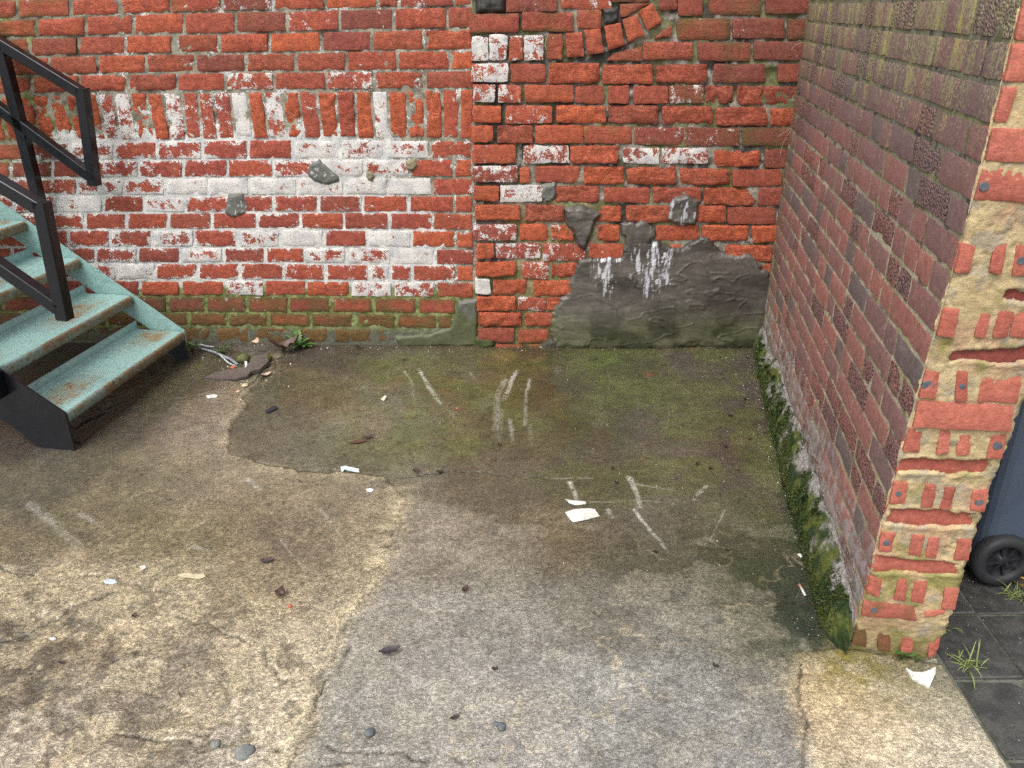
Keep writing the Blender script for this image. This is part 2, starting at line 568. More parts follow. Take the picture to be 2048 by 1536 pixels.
BED = [  # bed joints, top to bottom, as positions in the photograph
    [(0, -1), (945, -27)], [(0, 39), (250, 29), (450, 23), (700, 18), (945, 12)],
    [(0, 76), (250, 70), (500, 66), (700, 61), (945, 57)], [(0, 116), (250, 108), (500, 106), (698, 102), (945, 100)],
    [(0, 153), (100, 150), (250, 147), (500, 144), (945, 140)], [(0, 191), (170, 185), (500, 181), (698, 179), (945, 177)],
    [(0, 288), (100, 285), (350, 282), (500, 279), (945, 280)], [(0, 322), (350, 319), (945, 317)],
    [(0, 357), (500, 355), (945, 355)], [(0, 390), (945, 391)], [(0, 426), (780, 424), (945, 426)],
    [(0, 460), (570, 458), (945, 461)], [(0, 495), (700, 494), (945, 497)], [(0, 526), (570, 526), (945, 531)],
    [(0, 560), (570, 560), (945, 564)], [(0, 592), (570, 592), (945, 597)], [(0, 624), (570, 625), (945, 629)],
    [(0, 652), (570, 654), (945, 660)], [(0, 682), (945, 688)]]
HEADS = {
    0: ([-62, 35, 141, 240, 341, 444, 547, 649, 755, 798, 907, 946], [.1, .1, .08, .05, .35, .35, .12, .05, .05, .2, .05]),
    1: ([-25, 74, 172, 267, 369, 471, 574, 680, 787, 894, 947], [.02, .02, .02, .02, .1, .05, .3, .15, .08, .05]),
    2: ([-38, 59, 156, 251, 345, 438, 538, 642, 744, 849, 947], [.02, .02, .0, .02, .03, .05, .08, .15, .05, .02]),
    3: ([-90, 6, 99, 196, 292, 391, 491, 592, 693, 794, 901, 947], [0, 0, .05, .02, 0, .03, .05, .1, .05, .02, .05]),
    4: ([-30, 64, 159, 255, 354, 452, 549, 653, 748, 849, 949], [0, .02, 0, .02, .12, .48, .03, .45, .05, .05]),
    6: ([-40, 50, 140, 229, 314, 405, 497, 585, 679, 770, 860, 946], [.05, .3, .45, .3, .38, .28, .05, .9, .66, .72, .12]),
    7: ([-60, 22, 105, 185, 277, 367, 456, 547, 640, 727, 820, 908, 946], [.2, .12, .12, .4, .3, .2, .22, .5, .8, .6, .15, .02]),
    8: ([-20, 68, 155, 247, 330, 417, 498, 595, 688, 775, 865, 947], [.3, .35, .6, .55, .85, .92, 1.0, .85, .92, .95, .15]),
    9: ([-60, 28, 115, 205, 287, 371, 460, 547, 637, 725, 817, 909, 947], [.4, .5, .9, .2, .66, .38, .3, .18, .2, .06, .03, .02]),
    10: ([0, 86, 170, 254, 337, 424, 514, 600, 688, 778, 865, 948], [.4, .35, .12, .12, .15, .15, .22, .1, .16, .16, .08]),
    11: ([-32, 52, 136, 220, 304, 388, 475, 560, 649, 734, 823, 912, 949], [.3, .3, .22, .28, .64, .2, .62, .98, .12, .96, .1, .05]),
    12: ([24, 107, 191, 275, 361, 447, 531, 609, 694, 784, 870, 949], [.3, .3, .34, .12, .78, .25, .22, .6, .62, .93, .12]),
    13: ([-14, 68, 150, 232, 312, 396, 481, 566, 652, 738, 781, 824, 912, 949], [.3, .3, .6, .9, .25, .22, .18, .3, .22, .5, .18, .16, .03]),
    14: ([30, 115, 199, 281, 362, 449, 529, 613, 700, 785, 870, 949], [.2, .2, .12, .06, .1, .55, .04, .1, .72, .58, .03]),
    15: ([90, 172, 254, 335, 411, 494, 577, 662, 747, 835, 913], [.1, .1, .12, .22, .36, .28, .12, .16, .22, .12]),
    16: ([130, 212, 295, 377, 455, 537, 622, 707, 792, 874, 906], [.02, .02, .02, .03, .02, .05, .08, .08, .06, .04]),
    17: ([275, 352, 428, 505, 590, 663, 751, 792], [0, 0, 0, .02, .02, .02, .02]),
}
GRIME = {0: .25, 14: .2, 15: .5, 16: .72, 17: .95}
SOLD_T = [-36, -4, 29, 64, 95, 130, 161, 194, 226, 259, 292, 325, 364, 395, 425, 460, 494, 525.5, 563, 597, 633, 672, 709, 742, 775.5, 813, 849, 884, 919, 948]
SOLD_B = [-15, 15, 47, 80, 115, 150, 177, 212, 240, 276, 310, 341, 372, 404, 437, 470, 506, 538, 575.5, 607, 644, 678, 714, 750.5, 779, 817, 850.5, 885.5, 919, 949]
SOLD_P = {7: .5, 8: .6, 11: .55, 12: .42, 13: .36, 14: .36, 15: .85, 17: .55, 19: .25, 21: .1, 22: .05, 23: .72, 27: .3}
seed = 100
for ci, (xs, ps) in HEADS.items():
    while xs[0] > -70:
        xs = [xs[0] - 84] + xs; ps = [.12] + ps
    for i in range(len(xs) - 1):
        seed += 1
        x0, x1 = xs[i] + 3.6 + RNG.uniform(-1, 1), xs[i + 1] - 3.6 + RNG.uniform(-1, 1)
        if ci == 17:
            x0 += 3; x1 -= 6
        t0, t1 = interp(BED[ci], x0), interp(BED[ci], x1)
        b0, b1 = interp(BED[ci + 1], x0), interp(BED[ci + 1], x1)
        g = 2.5
        quad = [FL.inv(x0, b0 - g + RNG.uniform(-.8, .8)), FL.inv(x1, b1 - g + RNG.uniform(-.8, .8)), FL.inv(x1, t1 + g + RNG.uniform(-.8, .8)), FL.inv(x0, t0 + g + RNG.uniform(-.8, .8))]
        gr = GRIME.get(ci, 0.0)
        if x0 < 130 and ci < 9: gr = max(gr, 0.30 + (0.1 if x0 < 60 else 0))
        raw = ps[i] < 0.12
        add_brick(wall_l, FL, quad, M_BRICK, seed, tone=RNG.uniform(.35, .95) if raw else RNG.uniform(.05, .5), paint=(.06 + .77 * ps[i]) if 6 <= ci <= 13 else ps[i] * .9, grime=gr + RNG.uniform(-.05, .08),
                  dark=0.55 if (ci == 15 and i in (4, 5)) else (RNG.choice([0, 0, .1, .2, .35, .5]) if ci in (0, 1, 3) else RNG.choice([0, 0, 0, .1, .2, .3])), rough=RNG.uniform(.15, .6) if raw else RNG.uniform(0, .3),
                  proud=RNG.uniform(.0008, .0035) if ci < 17 else 0.002, rim=.26 if 6 <= ci <= 13 else .10)
for i in range(len(SOLD_T) - 1):
    seed += 1
    l0, r0, l1, r1 = SOLD_T[i] + 3.0, SOLD_T[i + 1] - 3.0, SOLD_B[i] + 3.0, SOLD_B[i + 1] - 3.0
    yt, yb = interp(BED[5], l0) + 4 + RNG.uniform(-1, 2), interp(BED[6], l1) - 4 + RNG.uniform(-3, 1)
    quad = [FL.inv(l1, yb), FL.inv(r1, yb), FL.inv(r0, yt), FL.inv(l0, yt)]
    pnt = SOLD_P.get(i, 0.02)
    add_brick(wall_l, FL, quad, M_BRICK, seed, tone=RNG.uniform(.75, 1) if pnt < .1 else RNG.uniform(.1, .4), paint=pnt, grime=.25 if l0 < 100 else .03,
              rough=RNG.uniform(.5, 1.0) if pnt < .15 else .15, proud=RNG.uniform(.0, .006) if pnt < .15 else 0.001)
# short bats under the repaired corner
for q in [(918, 604, 930, 622)]:
    seed += 1
    add_brick(wall_l, FL, [FL.inv(q[0], q[3]), FL.inv(q[2], q[3]), FL.inv(q[2], q[1]), FL.inv(q[0], q[1])], M_BRICK, seed, tone=.4, paint=.1, grime=.4)


def fill_courses(name, fr, a0, a1, b0, b1, gauge, parent, mat, seed0, brick=0.235, skip=None):
    """plain brickwork beyond the picture's edge, kept as one piece"""
    Vs, Fs, Es = [], [], []; n = 0; k = 0; b = b0; sd = seed0
    rg = random.Random(seed0)
    while b + gauge * 0.6 < b1:
        a = a0 - (brick / 2 if k % 2 else 0)
        while a < a1 - 0.02:
            sd += 1
            x0, x1 = max(a, a0) + 0.006, min(a + brick, a1) - 0.006
            if x1 - x0 > 0.03 and not (skip and skip(x0, x1, b)):
                j = lambda: rg.uniform(-.002, .002)
                V, Fc, ed = brick_geo(fr, [(x0, b + .008 + j()), (x1, b + .008 + j()), (x1, b + gauge - .008 + j()), (x0, b + gauge - .008 + j())], .003, .005, .005, sd, nx=6, nz=3)
                Vs.append(V); Fs.append(Fc + n); Es.append(ed); n += len(V)
            a += brick
        b += gauge; k += 1
    o = mesh_obj(name, np.concatenate(Vs), np.concatenate(Fs), mat, parent, attrs={'edge': np.concatenate(Es)})
    o['kind'] = 'stuff'; o['rimpaint'] = 0.05; o['craggy'] = 0.3; o['tone'] = 0.5; o['paint'] = 0.08; o['grime'] = 0.15; o['dark'] = 0.1
    return o


WALL_TOP = 2.12
fill_courses('upper_brickwork', FL, -2.95, -0.19, 1.80, WALL_TOP, 0.09, wall_l, M_BRICK, 9000)
fill_courses('side_brickwork', FL, -4.2, -2.98, 0.0, WALL_TOP, 0.09, wall_l, M_BRICK, 9500)

A, B, f = grid_sheet(FL, -4.2, -0.186, -0.10, WALL_TOP, 0.0085)
rec = 0.0005 - 0.012 * np.clip(fbm(A, B, 22, 4, 5) - 0.42, 0, 1) - 0.003 * fbm(A, B, 90, 2, 6)
rec = rec - 0.010 * sstep(.62, .75, fbm(A, B, 9, 3, 77)) * (B > 1.1)
rec = rec + 0.003 * sstep(0.115, 0.06, B)           # smeared cement at the foot
white = sstep(0.27, 0.42, B) * sstep(1.22, 1.02, B) * sstep(-0.22, -0.62, A + 0.25 * sstep(.6, .9, B)) * 0.95 + 0.34
white = white * sstep(-2.75, -2.2, A + 0.6 * (1 - B)) + 0.08
base = mixc((0.235, 0.215, 0.160), (0.36, 0.34, 0.27), fbm(A, B, 12, 4, 3))
base = mixc(base, (0.13, 0.12, 0.09), sstep(.52, .62, fbm(A, B, 35, 4, 31)) * .7)
col = base
green = np.clip(sstep(0.42, 0.24, B) * 0.95 + sstep(-1.9, -2.5, A) * sstep(.75, 1.1, B) * 0.42 + 0.14, 0, 1)
gm = sstep(0.42, 0.62, fbm(A, B, 16, 5, 21, .6) - 0.5 + green * 0.95)
col = mixc(col, mixc((0.09, 0.125, 0.022), (0.26, 0.29, 0.10), sstep(.3, .7, fbm(A, B, 50, 3, 8))), gm * 0.88)
col = mixc(col, (0.105, 0.105, 0.085), sstep(0.13, 0.06, B + 0.03 * (fbm(A, B, 20, 3, 9) - .5)) * 0.9)
mesh_obj('mortar', FL.pt(A, B, rec), f, mat_painted_mortar(), wall_l, colors={'col': col}, attrs={'paint': white * .92, 'green': gm * .9})
rec = rec
core = MB()
core.hexa([(-4.2, .025, -.1), (-.19, .025, -.1), (-.19, .24, -.1), (-4.2, .24, -.1), (-4.2, .025, WALL_TOP), (-.19, .025, WALL_TOP), (-.19, .24, WALL_TOP), (-4.2, .24, WALL_TOP)])
M_CORE = mat_plain('brick_core', (0.25, 0.08, 0.05), (0.2, 0.17, 0.13), 0.9, 12)
core.build('core', M_CORE, wall_l)


def grey_col(A, B, sd):
    c = mixc((0.105, 0.108, 0.098), (0.15, 0.15, 0.135), fbm(A, B, 14, 4, 2))
    return mixc(c, (0.55, 0.55, 0.52), sstep(.70, .76, fbm(A, B, 60, 3, 4)) * .8)


def green_cement(A, B, sd):
    c = mixc((0.10, 0.10, 0.088), (0.15, 0.147, 0.125), fbm(A * .5, B, 14, 4, 2))
    return mixc(c, (0.075, 0.09, 0.03), sstep(.40, .62, fbm(A, B, 9, 4, 14) + 0.45 * sstep(.22, .05, B) - .12) * .75)


patch('cement_patch', FL, pxpoly(FL, [(620, 330), (640, 320), (655, 333), (675, 352), (678, 362), (655, 368), (630, 362), (618, 350)]), M_CEMENT, wall_l, 0.006, 0.006, grey_col, warp=.006, seed=3)
patch('cement_patch', FL, pxpoly(FL, [(456, 390), (484, 386), (494, 412), (488, 425), (468, 434), (450, 425), (455, 410)]), M_CEMENT, wall_l, 0.006, 0.006, grey_col, warp=.006, seed=5)
patch('cement_patch', FL, pxpoly(FL, [(918, 603), (955, 597), (955, 692), (800, 692), (790, 672), (860, 668), (900, 655), (912, 630)]), M_CEMENT, wall_l, 0.004, 0.010, green_cement, warp=.008, seed=8)


def clump_col(A, B, sd):
    return mixc((0.16, 0.13, 0.08), (0.30, 0.27, 0.17), fbm(A, B, 120, 3, 4))


patch('mortar_lump', FL, pxpoly(FL, [(812, 322), (830, 316), (838, 330), (826, 342), (812, 338)]), M_MORTAR, wall_l, 0.004, 0.010, clump_col, warp=.004, seed=15, relief=.006, rs=60)
patch('mortar_lump', FL, pxpoly(FL, [(732, 345), (742, 342), (750, 352), (746, 364), (734, 360)]), M_MORTAR, wall_l, 0.004, 0.008, clump_col, warp=.004, seed=16, relief=.006, rs=60)

# ------------------------------------------------------------------ back wall, right part (blocked opening with a broken arch)
FR = Frame((0, -0.022, 0), (1, 0, 0), (0, -1, 0))
wall_r = empty('brick_wall', (0.6, -0.02, -0.02))
tag(wall_r, 'rough red brick infill with dark open joints, a broken arch and a grey render patch', 'wall', 'old back walls')
Q = []   # (x0, y0, x1, y1, paint, tone, grime, dark, rough) brick faces as seen in the photograph


def row(txt):
    for it in txt.split(';'):
        v = [float(z) for z in it.split()]
        Q.append(v[:4] + v[4:] + [0, .6, 0, 0, .4][len(v) - 4:])


row('1012 -12 1114 24 .3 .5 .3 .35 .3; 1121 -16 1222 18 .25 .5 .1 .2 .2; 1224 -14 1300 5 .1 .4 .4 .4 .3; 1320 -14 1353 20 0 .5 .2 .3 .3; 1356 -12 1405 33 .05 .4 .4 .4 .2; 1417 -12 1522 30 .05 .4 .5 .5 .2; 1530 -14 1632 27 .05 .2 .3 .5 .2')
row('937 27 1037 66 .15 .6 .45 .15 .3; 1043 24 1147 63 .08 .6 .5 .2 .6; 1153 20 1203 57 .05 .6 .4 .2 .4; 1354 37 1460 79 .18 .5 .5 .45 .3; 1465 37 1569 76 .2 .2 .3 .5 .3; 1575 38 1628 78 .05 .3 .4 .5 .3')
row('943 73 977 120 .66 .4 .1 .1 .1; 979 70 1014 120 .68 .4 .05 .1 .1; 1018 71 1046 120 .4 .7 .05 0 .2; 1048 70 1086 120 .66 .4 .1 .1 .1; 1092 68 1124 119 .12 .6 .35 .1 .3')
row('1286 83 1385 120 .12 .6 .3 .1 .5; 1395 84 1500 122 .15 .4 .45 .4 .2; 1506 83 1614 120 .2 .1 .25 .7 .2')
row('943 126 1017 163 .70 .4 0 0 .1; 1021 127 1090 165 .08 .4 .15 .2 .3; 1097 126 1199 166 .03 .8 0 0 .9; 1205 129 1305 168 .1 .7 .05 .1 .7; 1313 129 1416 166 .05 .6 .35 .15 .8; 1427 127 1531 165 .08 .2 .4 .55 .2; 1555 127 1614 165 .03 .3 .35 .5 .2')
row('946 169 990 204 .55 .3 0 .1 .1; 997 170 1043 205 .42 .6 0 0 .2; 1050 171 1147 205 .03 .9 .12 0 .4; 1150 171 1208 207 .08 .6 .05 .1 .3; 1216 171 1257 207 .02 .5 0 .1 .1; 1266 172 1335 208 .03 .5 .05 .1 .1; 1337 170 1407 206 .42 .4 .4 .4 .3; 1410 171 1467 206 .02 .4 .1 .3 1; 1474 172 1526 210 .02 .6 .1 .15 .8; 1529 172 1608 209 .02 .4 .15 .3 1')
row('946 211 1002 245 .02 .8 0 0 .3; 1011 212 1104 247 .42 .7 .1 0 .2; 1113 211 1211 247 .02 .9 0 0 .8; 1218 211 1317 247 .05 .5 .15 .2 .9; 1325 212 1426 249 .03 .6 .05 .15 1; 1432 215 1535 251 .03 .5 .1 .2 1; 1541 217 1603 251 .03 .6 .2 .15 .9')
row('943 251 986 283 .05 .8 0 0 .2; 995 252 1067 286 .15 .5 .1 .2 .9; 1071 251 1167 287 .04 .8 .2 0 .3; 1168 252 1264 287 .05 .5 .35 .25 .3; 1268 254 1367 289 .34 .3 .35 .4 .2; 1370 255 1479 291 .4 .2 .4 .6 .2; 1484 256 1588 291 .05 .2 .55 .55 .2')
row('945 290 1032 325 .22 .6 .3 .05 .2; 1047 292 1138 326 .55 .3 .1 .1 .2; 1141 292 1237 327 .03 .85 0 0 .9; 1245 296 1318 327 .62 .1 .1 .3 .1; 1324 297 1417 328 .6 .3 .15 .2 .2; 1428 300 1520 334 .02 .9 0 0 .9; 1530 300 1587 334 .03 .3 .25 .4 .3')
row('946 332 1036 364 .45 .2 .1 .3 .2; 1040 336 1060 366 0 .8 .05 0 .2; 1070 332 1160 366 .05 .7 .25 .15 .3; 1168 334 1248 369 .03 1 0 0 1; 1253 335 1352 370 .04 .7 .05 .1 1; 1361 337 1459 370 .02 .8 .1 .05 .8; 1465 339 1563 372 .03 .3 .1 .3 .1')
row('948 372 998 401 0 1 0 0 .4; 1001 371 1083 404 .66 .3 .05 .1 .2; 1110 372 1197 404 .05 .6 .1 .15 1; 1208 375 1300 405 .06 .6 0 .1 .2; 1306 374 1402 406 .03 .6 .1 .2 .8; 1410 376 1509 410 .02 .8 0 .05 .9; 1517 376 1572 411 .03 .4 .2 .2 .2')
row('950 410 1040 440 0 1 0 0 .7; 1050 410 1130 442 .05 .7 .1 .2 1; 1172 411 1242 444 .15 .9 .05 0 .9; 1252 412 1345 444 .03 .7 .15 .2 1; 1392 412 1452 445 .02 .8 0 .1 .7; 1455 415 1551 447 .02 .3 .05 .25 .1')
row('948 448 1032 480 .46 .2 .05 .2 .1; 1040 448 1094 480 .12 .8 .05 0 .3; 1102 450 1147 481 .28 .9 .1 0 .8; 1196 449 1240 482 .03 .9 .1 0 1; 1312 451 1397 481 .02 .9 0 0 .5; 1404 450 1497 482 .02 .9 0 0 .7; 1504 452 1558 484 .02 .9 .05 0 .4')
row('953 486 988 517 .02 .9 0 0 .6; 992 486 1082 517 .52 .3 .05 .1 .2; 1085 487 1170 521 .42 .3 .15 .1 .2; 1178 487 1247 516 .25 .6 .1 .05 .2; 1336 489 1364 512 .03 .8 .3 0 .3; 1450 490 1544 524 .02 .9 .05 0 .8')
row('951 524 1032 552 .05 1 .05 0 .8; 1045 525 1097 558 .45 .5 .15 .1 .4; 1102 525 1154 555 .04 .8 .1 .05 .9; 1515 527 1552 548 .02 .7 .2 .1 .5')
row('951 557 981 587 .95 .3 0 0 .1; 986 560 1052 589 .03 .9 .05 0 .6; 1068 561 1141 590 .02 .9 .08 0 .6')
row('954 592 1032 621 .03 .9 .1 0 .9; 1036 595 1092 622 .45 .4 .2 .1 .3; 1094 595 1122 620 .08 .8 .25 0 .6')
row('956 625 1041 651 .02 .9 .25 0 1; 1049 626 1108 652 .02 .8 .3 .05 .7')
row('956 656 1027 682 .02 .5 .4 .25 .3; 1037 659 1097 685 .02 .5 .4 .2 .2; 990 688 1047 702 .02 .5 .4 .3 .3; 1056 688 1087 702 .02 .6 .5 .1 .3')
for q in Q:
    seed += 1
    x0, y0, x1, y1 = q[:4]
    j = lambda: RNG.uniform(-1.2, 1.2)
    quad = [FR.inv(x0 + j(), y1 + j()), FR.inv(x1 + j(), y1 + j()), FR.inv(x1 + j(), y0 + j()), FR.inv(x0 + j(), y0 + j())]
    add_brick(wall_r, FR, quad, M_BRICK, seed, paint=q[4] * .92, tone=q[5] + RNG.uniform(-.25, .15), grime=q[6] * .8 + RNG.uniform(0, .06), dark=q[7] * .8 + RNG.choice([0, 0, 0, .08, .16]), rough=q[8], corner=.009, wob=.0045,
              proud=RNG.uniform(.0, .006) + (.010 if x1 < 1050 else 0), depth=0.07)
ARCH = [  # tilted headers and wedges: bl, br, tr, tl
    [(1134, 115), (1168, 113), (1163, 64), (1131, 66)], [(1176, 110), (1208, 104), (1200, 57), (1168, 60)], [(1216, 100), (1249, 90), (1240, 45), (1208, 52)],
    [(1257, 85), (1289, 70), (1274, 28), (1244, 40)], [(1295, 62), (1323, 44), (1304, 5), (1277, 24)]]
for k_, q in enumerate(ARCH):
    seed += 1
    add_brick(wall_r, FR, [FR.inv(*p) for p in q], M_BRICK, seed, paint=.06, tone=.75, grime=.22, dark=.1, rough=.4, proud=.014, depth=.07)
for q, pr in (([(1213, 121), (1284, 122), (1284, 92), (1225, 108)], .08), ([(1308, 77), (1343, 74), (1344, 50), (1326, 62)], .03), ([(1241, 34), (1250, 34), (1300, 6), (1239, 8)], .1)):
    seed += 1
    add_brick(wall_r, FR, [FR.inv(*p) for p in q], M_BRICK, seed, paint=pr, tone=.4, grime=.3, dark=.3, rough=.3, depth=.07)
fill_courses('upper_brickwork', FR, -0.185, 1.40, 1.815, WALL_TOP, 0.098, wall_r, M_BRICK, 12000, 0.25)
fill_courses('side_brickwork', FR, 1.70, 3.6, 0.0, WALL_TOP, 0.098, wall_r, M_BRICK, 12500, 0.25)

A, B, f = grid_sheet(FR, -0.186, 3.6, -0.10, WALL_TOP, 0.0085)
rec = -0.011 - 0.016 * np.clip(fbm(A, B, 18, 4, 45) - 0.36, 0, 1) - 0.004 * fbm(A, B, 80, 2, 46)
rec = rec + 0.010 * sstep(.15, .35, A) * sstep(.42, .56, fbm(A, B, 7, 3, 49))
cr = sstep(.55, .3, A) * sstep(1.0, .8, B)             # paler mortar lower left
rec = rec + 0.006 * cr
base = mixc((0.055, 0.051, 0.045), (0.25, 0.235, 0.19), sstep(.40, .62, fbm(A, B, 10, 5, 51) + .08 * sstep(0, .5, A) - .06))
base = mixc(base, (0.30, 0.245, 0.14), np.clip(cr * sstep(.44, .56, fbm(A, B, 9, 4, 55)), 0, 1) * sstep(-.08, .05, A))
base = mixc(base, (0.36, 0.34, 0.29), sstep(.60, .68, fbm(A, B, 30, 4, 57)) * .8)
gm = sstep(.50, .66, fbm(A, B, 13, 5, 61) + .28 * sstep(.75, .1, B) + .12 * sstep(1.2, 1.4, A))
col = mixc(base, mixc((0.10, 0.115, 0.035), (0.18, 0.18, 0.07), fbm(A, B, 60, 3, 8)), gm * .75)
mesh_obj('mortar', FR.pt(A, B, rec), f, M_MORTAR, wall_r, colors={'col': col})
core = MB()
core.hexa([(-.188, .02, -.1), (3.6, .02, -.1), (3.6, .24, -.1), (-.188, .24, -.1), (-.188, .02, WALL_TOP), (3.6, .02, WALL_TOP), (3.6, .24, WALL_TOP), (-.188, .24, WALL_TOP)])
core.build('core', M_CORE, wall_r)


def blob(A, B, fr, u, v, ru, rv):
    a, b = fr.inv(u, v); a2, _ = fr.inv(u + ru, v); _, b2 = fr.inv(u, v + rv)
    return np.exp(-(((A - a) / (a2 - a)) ** 2 + ((B - b) / (b2 - b)) ** 2))


def render_col(A, B, sd):
    c = mixc((0.050, 0.043, 0.038), (0.105, 0.094, 0.083), sstep(.3, .7, fbm(A * .5, B * 1.5, 7, 5, 71)))
    c = mixc(c, (0.15, 0.142, 0.122), sstep(.58, .70, fbm(A * .7 + .3 * B, B * 1.4, 5, 4, 72)) * .55)
    g = sstep(.35, .06, B + .22 * (fbm(A, B, 4, 4, 73) - .5))
    c = mixc(c, mixc((0.030, 0.036, 0.012), (0.095, 0.098, 0.052), sstep(.4, .62, fbm(A, B, 6, 4, 75))), g * .85)
    e = sum(blob(A, B, FR, *q) for q in [(1207, 535, 20, 22), (1212, 568, 18, 22), (1270, 525, 14, 30), (1300, 525, 16, 40), (1330, 545, 14, 34), (1298, 560, 14, 30), (1368, 420, 26, 28), (1325, 510, 16, 14), (1220, 515, 18, 12)])
    st = .45 * vnoise(A * 150, B * 34, 78) + .35 * vnoise(A * 70, B * 16, 77) + .2 * vnoise(A * 260, B * 200, 76)
    c = mixc(c, (0.56, 0.58, 0.62), sstep(.42, .60, (st - .5) * 2.0 + .44 * np.clip(e, 0, 1)) * sstep(.05, .5, e) * .85)
    return c


def trowel(A, B, sd):
    """overlapping trowel strokes and slumps"""
    w = fbm(A * .35 + .4 * B, B, 7, 4, 81)
    s = (w * 6) % 1.0
    s = s * sstep(1.0, .88, s)
    ridge = np.exp(-((fbm(A * .6 + .5 * B, B * 1.2 - .2 * A, 6, 3, 83) - .5) / .012) ** 2)
    return 0.0045 * ridge * sstep(.02, .05, sd) + 0.0016 * (s - .4) * sstep(0, .03, sd) + 0.016 * sstep(.30, .0, B) * sstep(0, .05, sd)


MAIN = [(1112, 694), (1104, 660), (1104, 628), (1118, 602), (1138, 585), (1143, 560), (1155, 532), (1160, 520), (1182, 515), (1244, 517), (1252, 482), (1242, 450), (1262, 444), (1290, 446), (1309, 465), (1300, 486),
        (1335, 490), (1362, 502), (1398, 476), (1420, 479), (1434, 496), (1452, 509), (1478, 512), (1502, 508), (1513, 529), (1538, 546), (1546, 575), (1540, 610), (1530, 650), (1528, 704), (1440, 700), (1400, 690), (1330, 702), (1220, 704), (1150, 698)]
patch('render_patch', FR, pxpoly(FR, MAIN), M_RENDER, wall_r, 0.012, 0.007, render_col, step=.005, warp=.017, ws=34, seed=21, relief=.008, rs=5, aniso=(.5, 1.4), relief_fn=trowel, sink=-0.03)
patch('render_patch', FR, pxpoly(FR, [(1130, 416), (1165, 414), (1198, 428), (1190, 440), (1183, 462), (1176, 480), (1168, 500), (1156, 488), (1148, 462), (1134, 448)]), M_RENDER, wall_r, 0.014, 0.014, render_col, warp=.008, ws=40, seed=23, relief=.008, rs=20, aniso=(.6, 1.3))
patch('render_patch', FR, pxpoly(FR, [(1334, 438), (1340, 412), (1350, 395), (1375, 391), (1394, 402), (1396, 425), (1390, 446), (1362, 450)]), M_RENDER, wall_r, 0.012, 0.012, render_col, warp=.006, seed=25, relief=.008, rs=25)
patch('cement_patch', FR, pxpoly(FR, [(1083, 370), (1110, 365), (1114, 385), (1106, 400), (1090, 406), (1082, 392)]), M_CEMENT, wall_r, 0.0, 0.010, grey_col, warp=.005, seed=27, relief=.006, rs=50)


def dark_col(A, B, sd): return mixc((0.028, 0.027, 0.026), (0.06, 0.057, 0.052), fbm(A, B, 30, 3, 2))


patch('cement_patch', FR, pxpoly(FR, [(952, -8), (1008, -8), (1010, 22), (985, 25), (955, 24)]), M_CEMENT, wall_r, 0.0, 0.010, dark_col, warp=.006, seed=29, relief=.008, rs=30)
patch('cement_patch', FR, pxpoly(FR, [(1206, 18), (1236, 14), (1238, 40), (1222, 48), (1208, 46)]), M_CEMENT, wall_r, -0.002, 0.012, dark_col, warp=.006, seed=30, relief=.008, rs=30)


def foot_col(A, B, sd):
    c = mixc((0.05, 0.045, 0.035), (0.10, 0.095, 0.075), fbm(A, B, 25, 4, 91))
    return mixc(c, (0.055, 0.075, 0.022), sstep(.45, .6, fbm(A, B, 10, 4, 93)) * .8)


patch('mortar_lump', FR, pxpoly(FR, [(1090, 676), (1140, 682), (1150, 700), (1090, 708), (1050, 704), (1080, 698)]), M_MORTAR, wall_r, 0.004, 0.020, foot_col, warp=.008, seed=33, relief=.012, rs=22)
patch('mortar_lump', FR, pxpoly(FR, [(952, 676), (985, 676), (990, 692), (952, 698)]), M_MORTAR, wall_r, 0.006, 0.014, foot_col, warp=.006, seed=34, relief=.008, rs=22)
patch('mortar_lump', FR, pxpoly(FR, [(1395, 690), (1440, 684), (1528, 690), (1528, 716), (1300, 716), (1330, 704)]), M_MORTAR, wall_r, 0.006, 0.016, foot_col, warp=.010, seed=35, relief=.014, rs=24)

# ------------------------------------------------------------------ side wall on the right, with its broken end
C0 = gpt(1522, 703); C0[2] = 0
_e = gpt(1690, 1290) - C0; _e[2] = 0
DW = _e / np.linalg.norm(_e)                       # along the wall, towards the camera
NW = np.array([DW[1], -DW[0], 0.0])                # out of its yard face
if NW[0] > 0: NW = -NW
EW = -NW                                           # across the wall, to its far side
THICK = 0.24
FS = Frame(C0, DW, NW)
LEV = [1.649 - 0.0803 * k for k in range(-1, 23)]


def end_u(z):
    return np.interp(z, [-.05, .05, .12, .3, .6, .84, 1.0, 1.4, 1.65], [2.235, 2.262, 2.28, 2.285, 2.295, 2.32, 2.335, 2.37, 2.366])


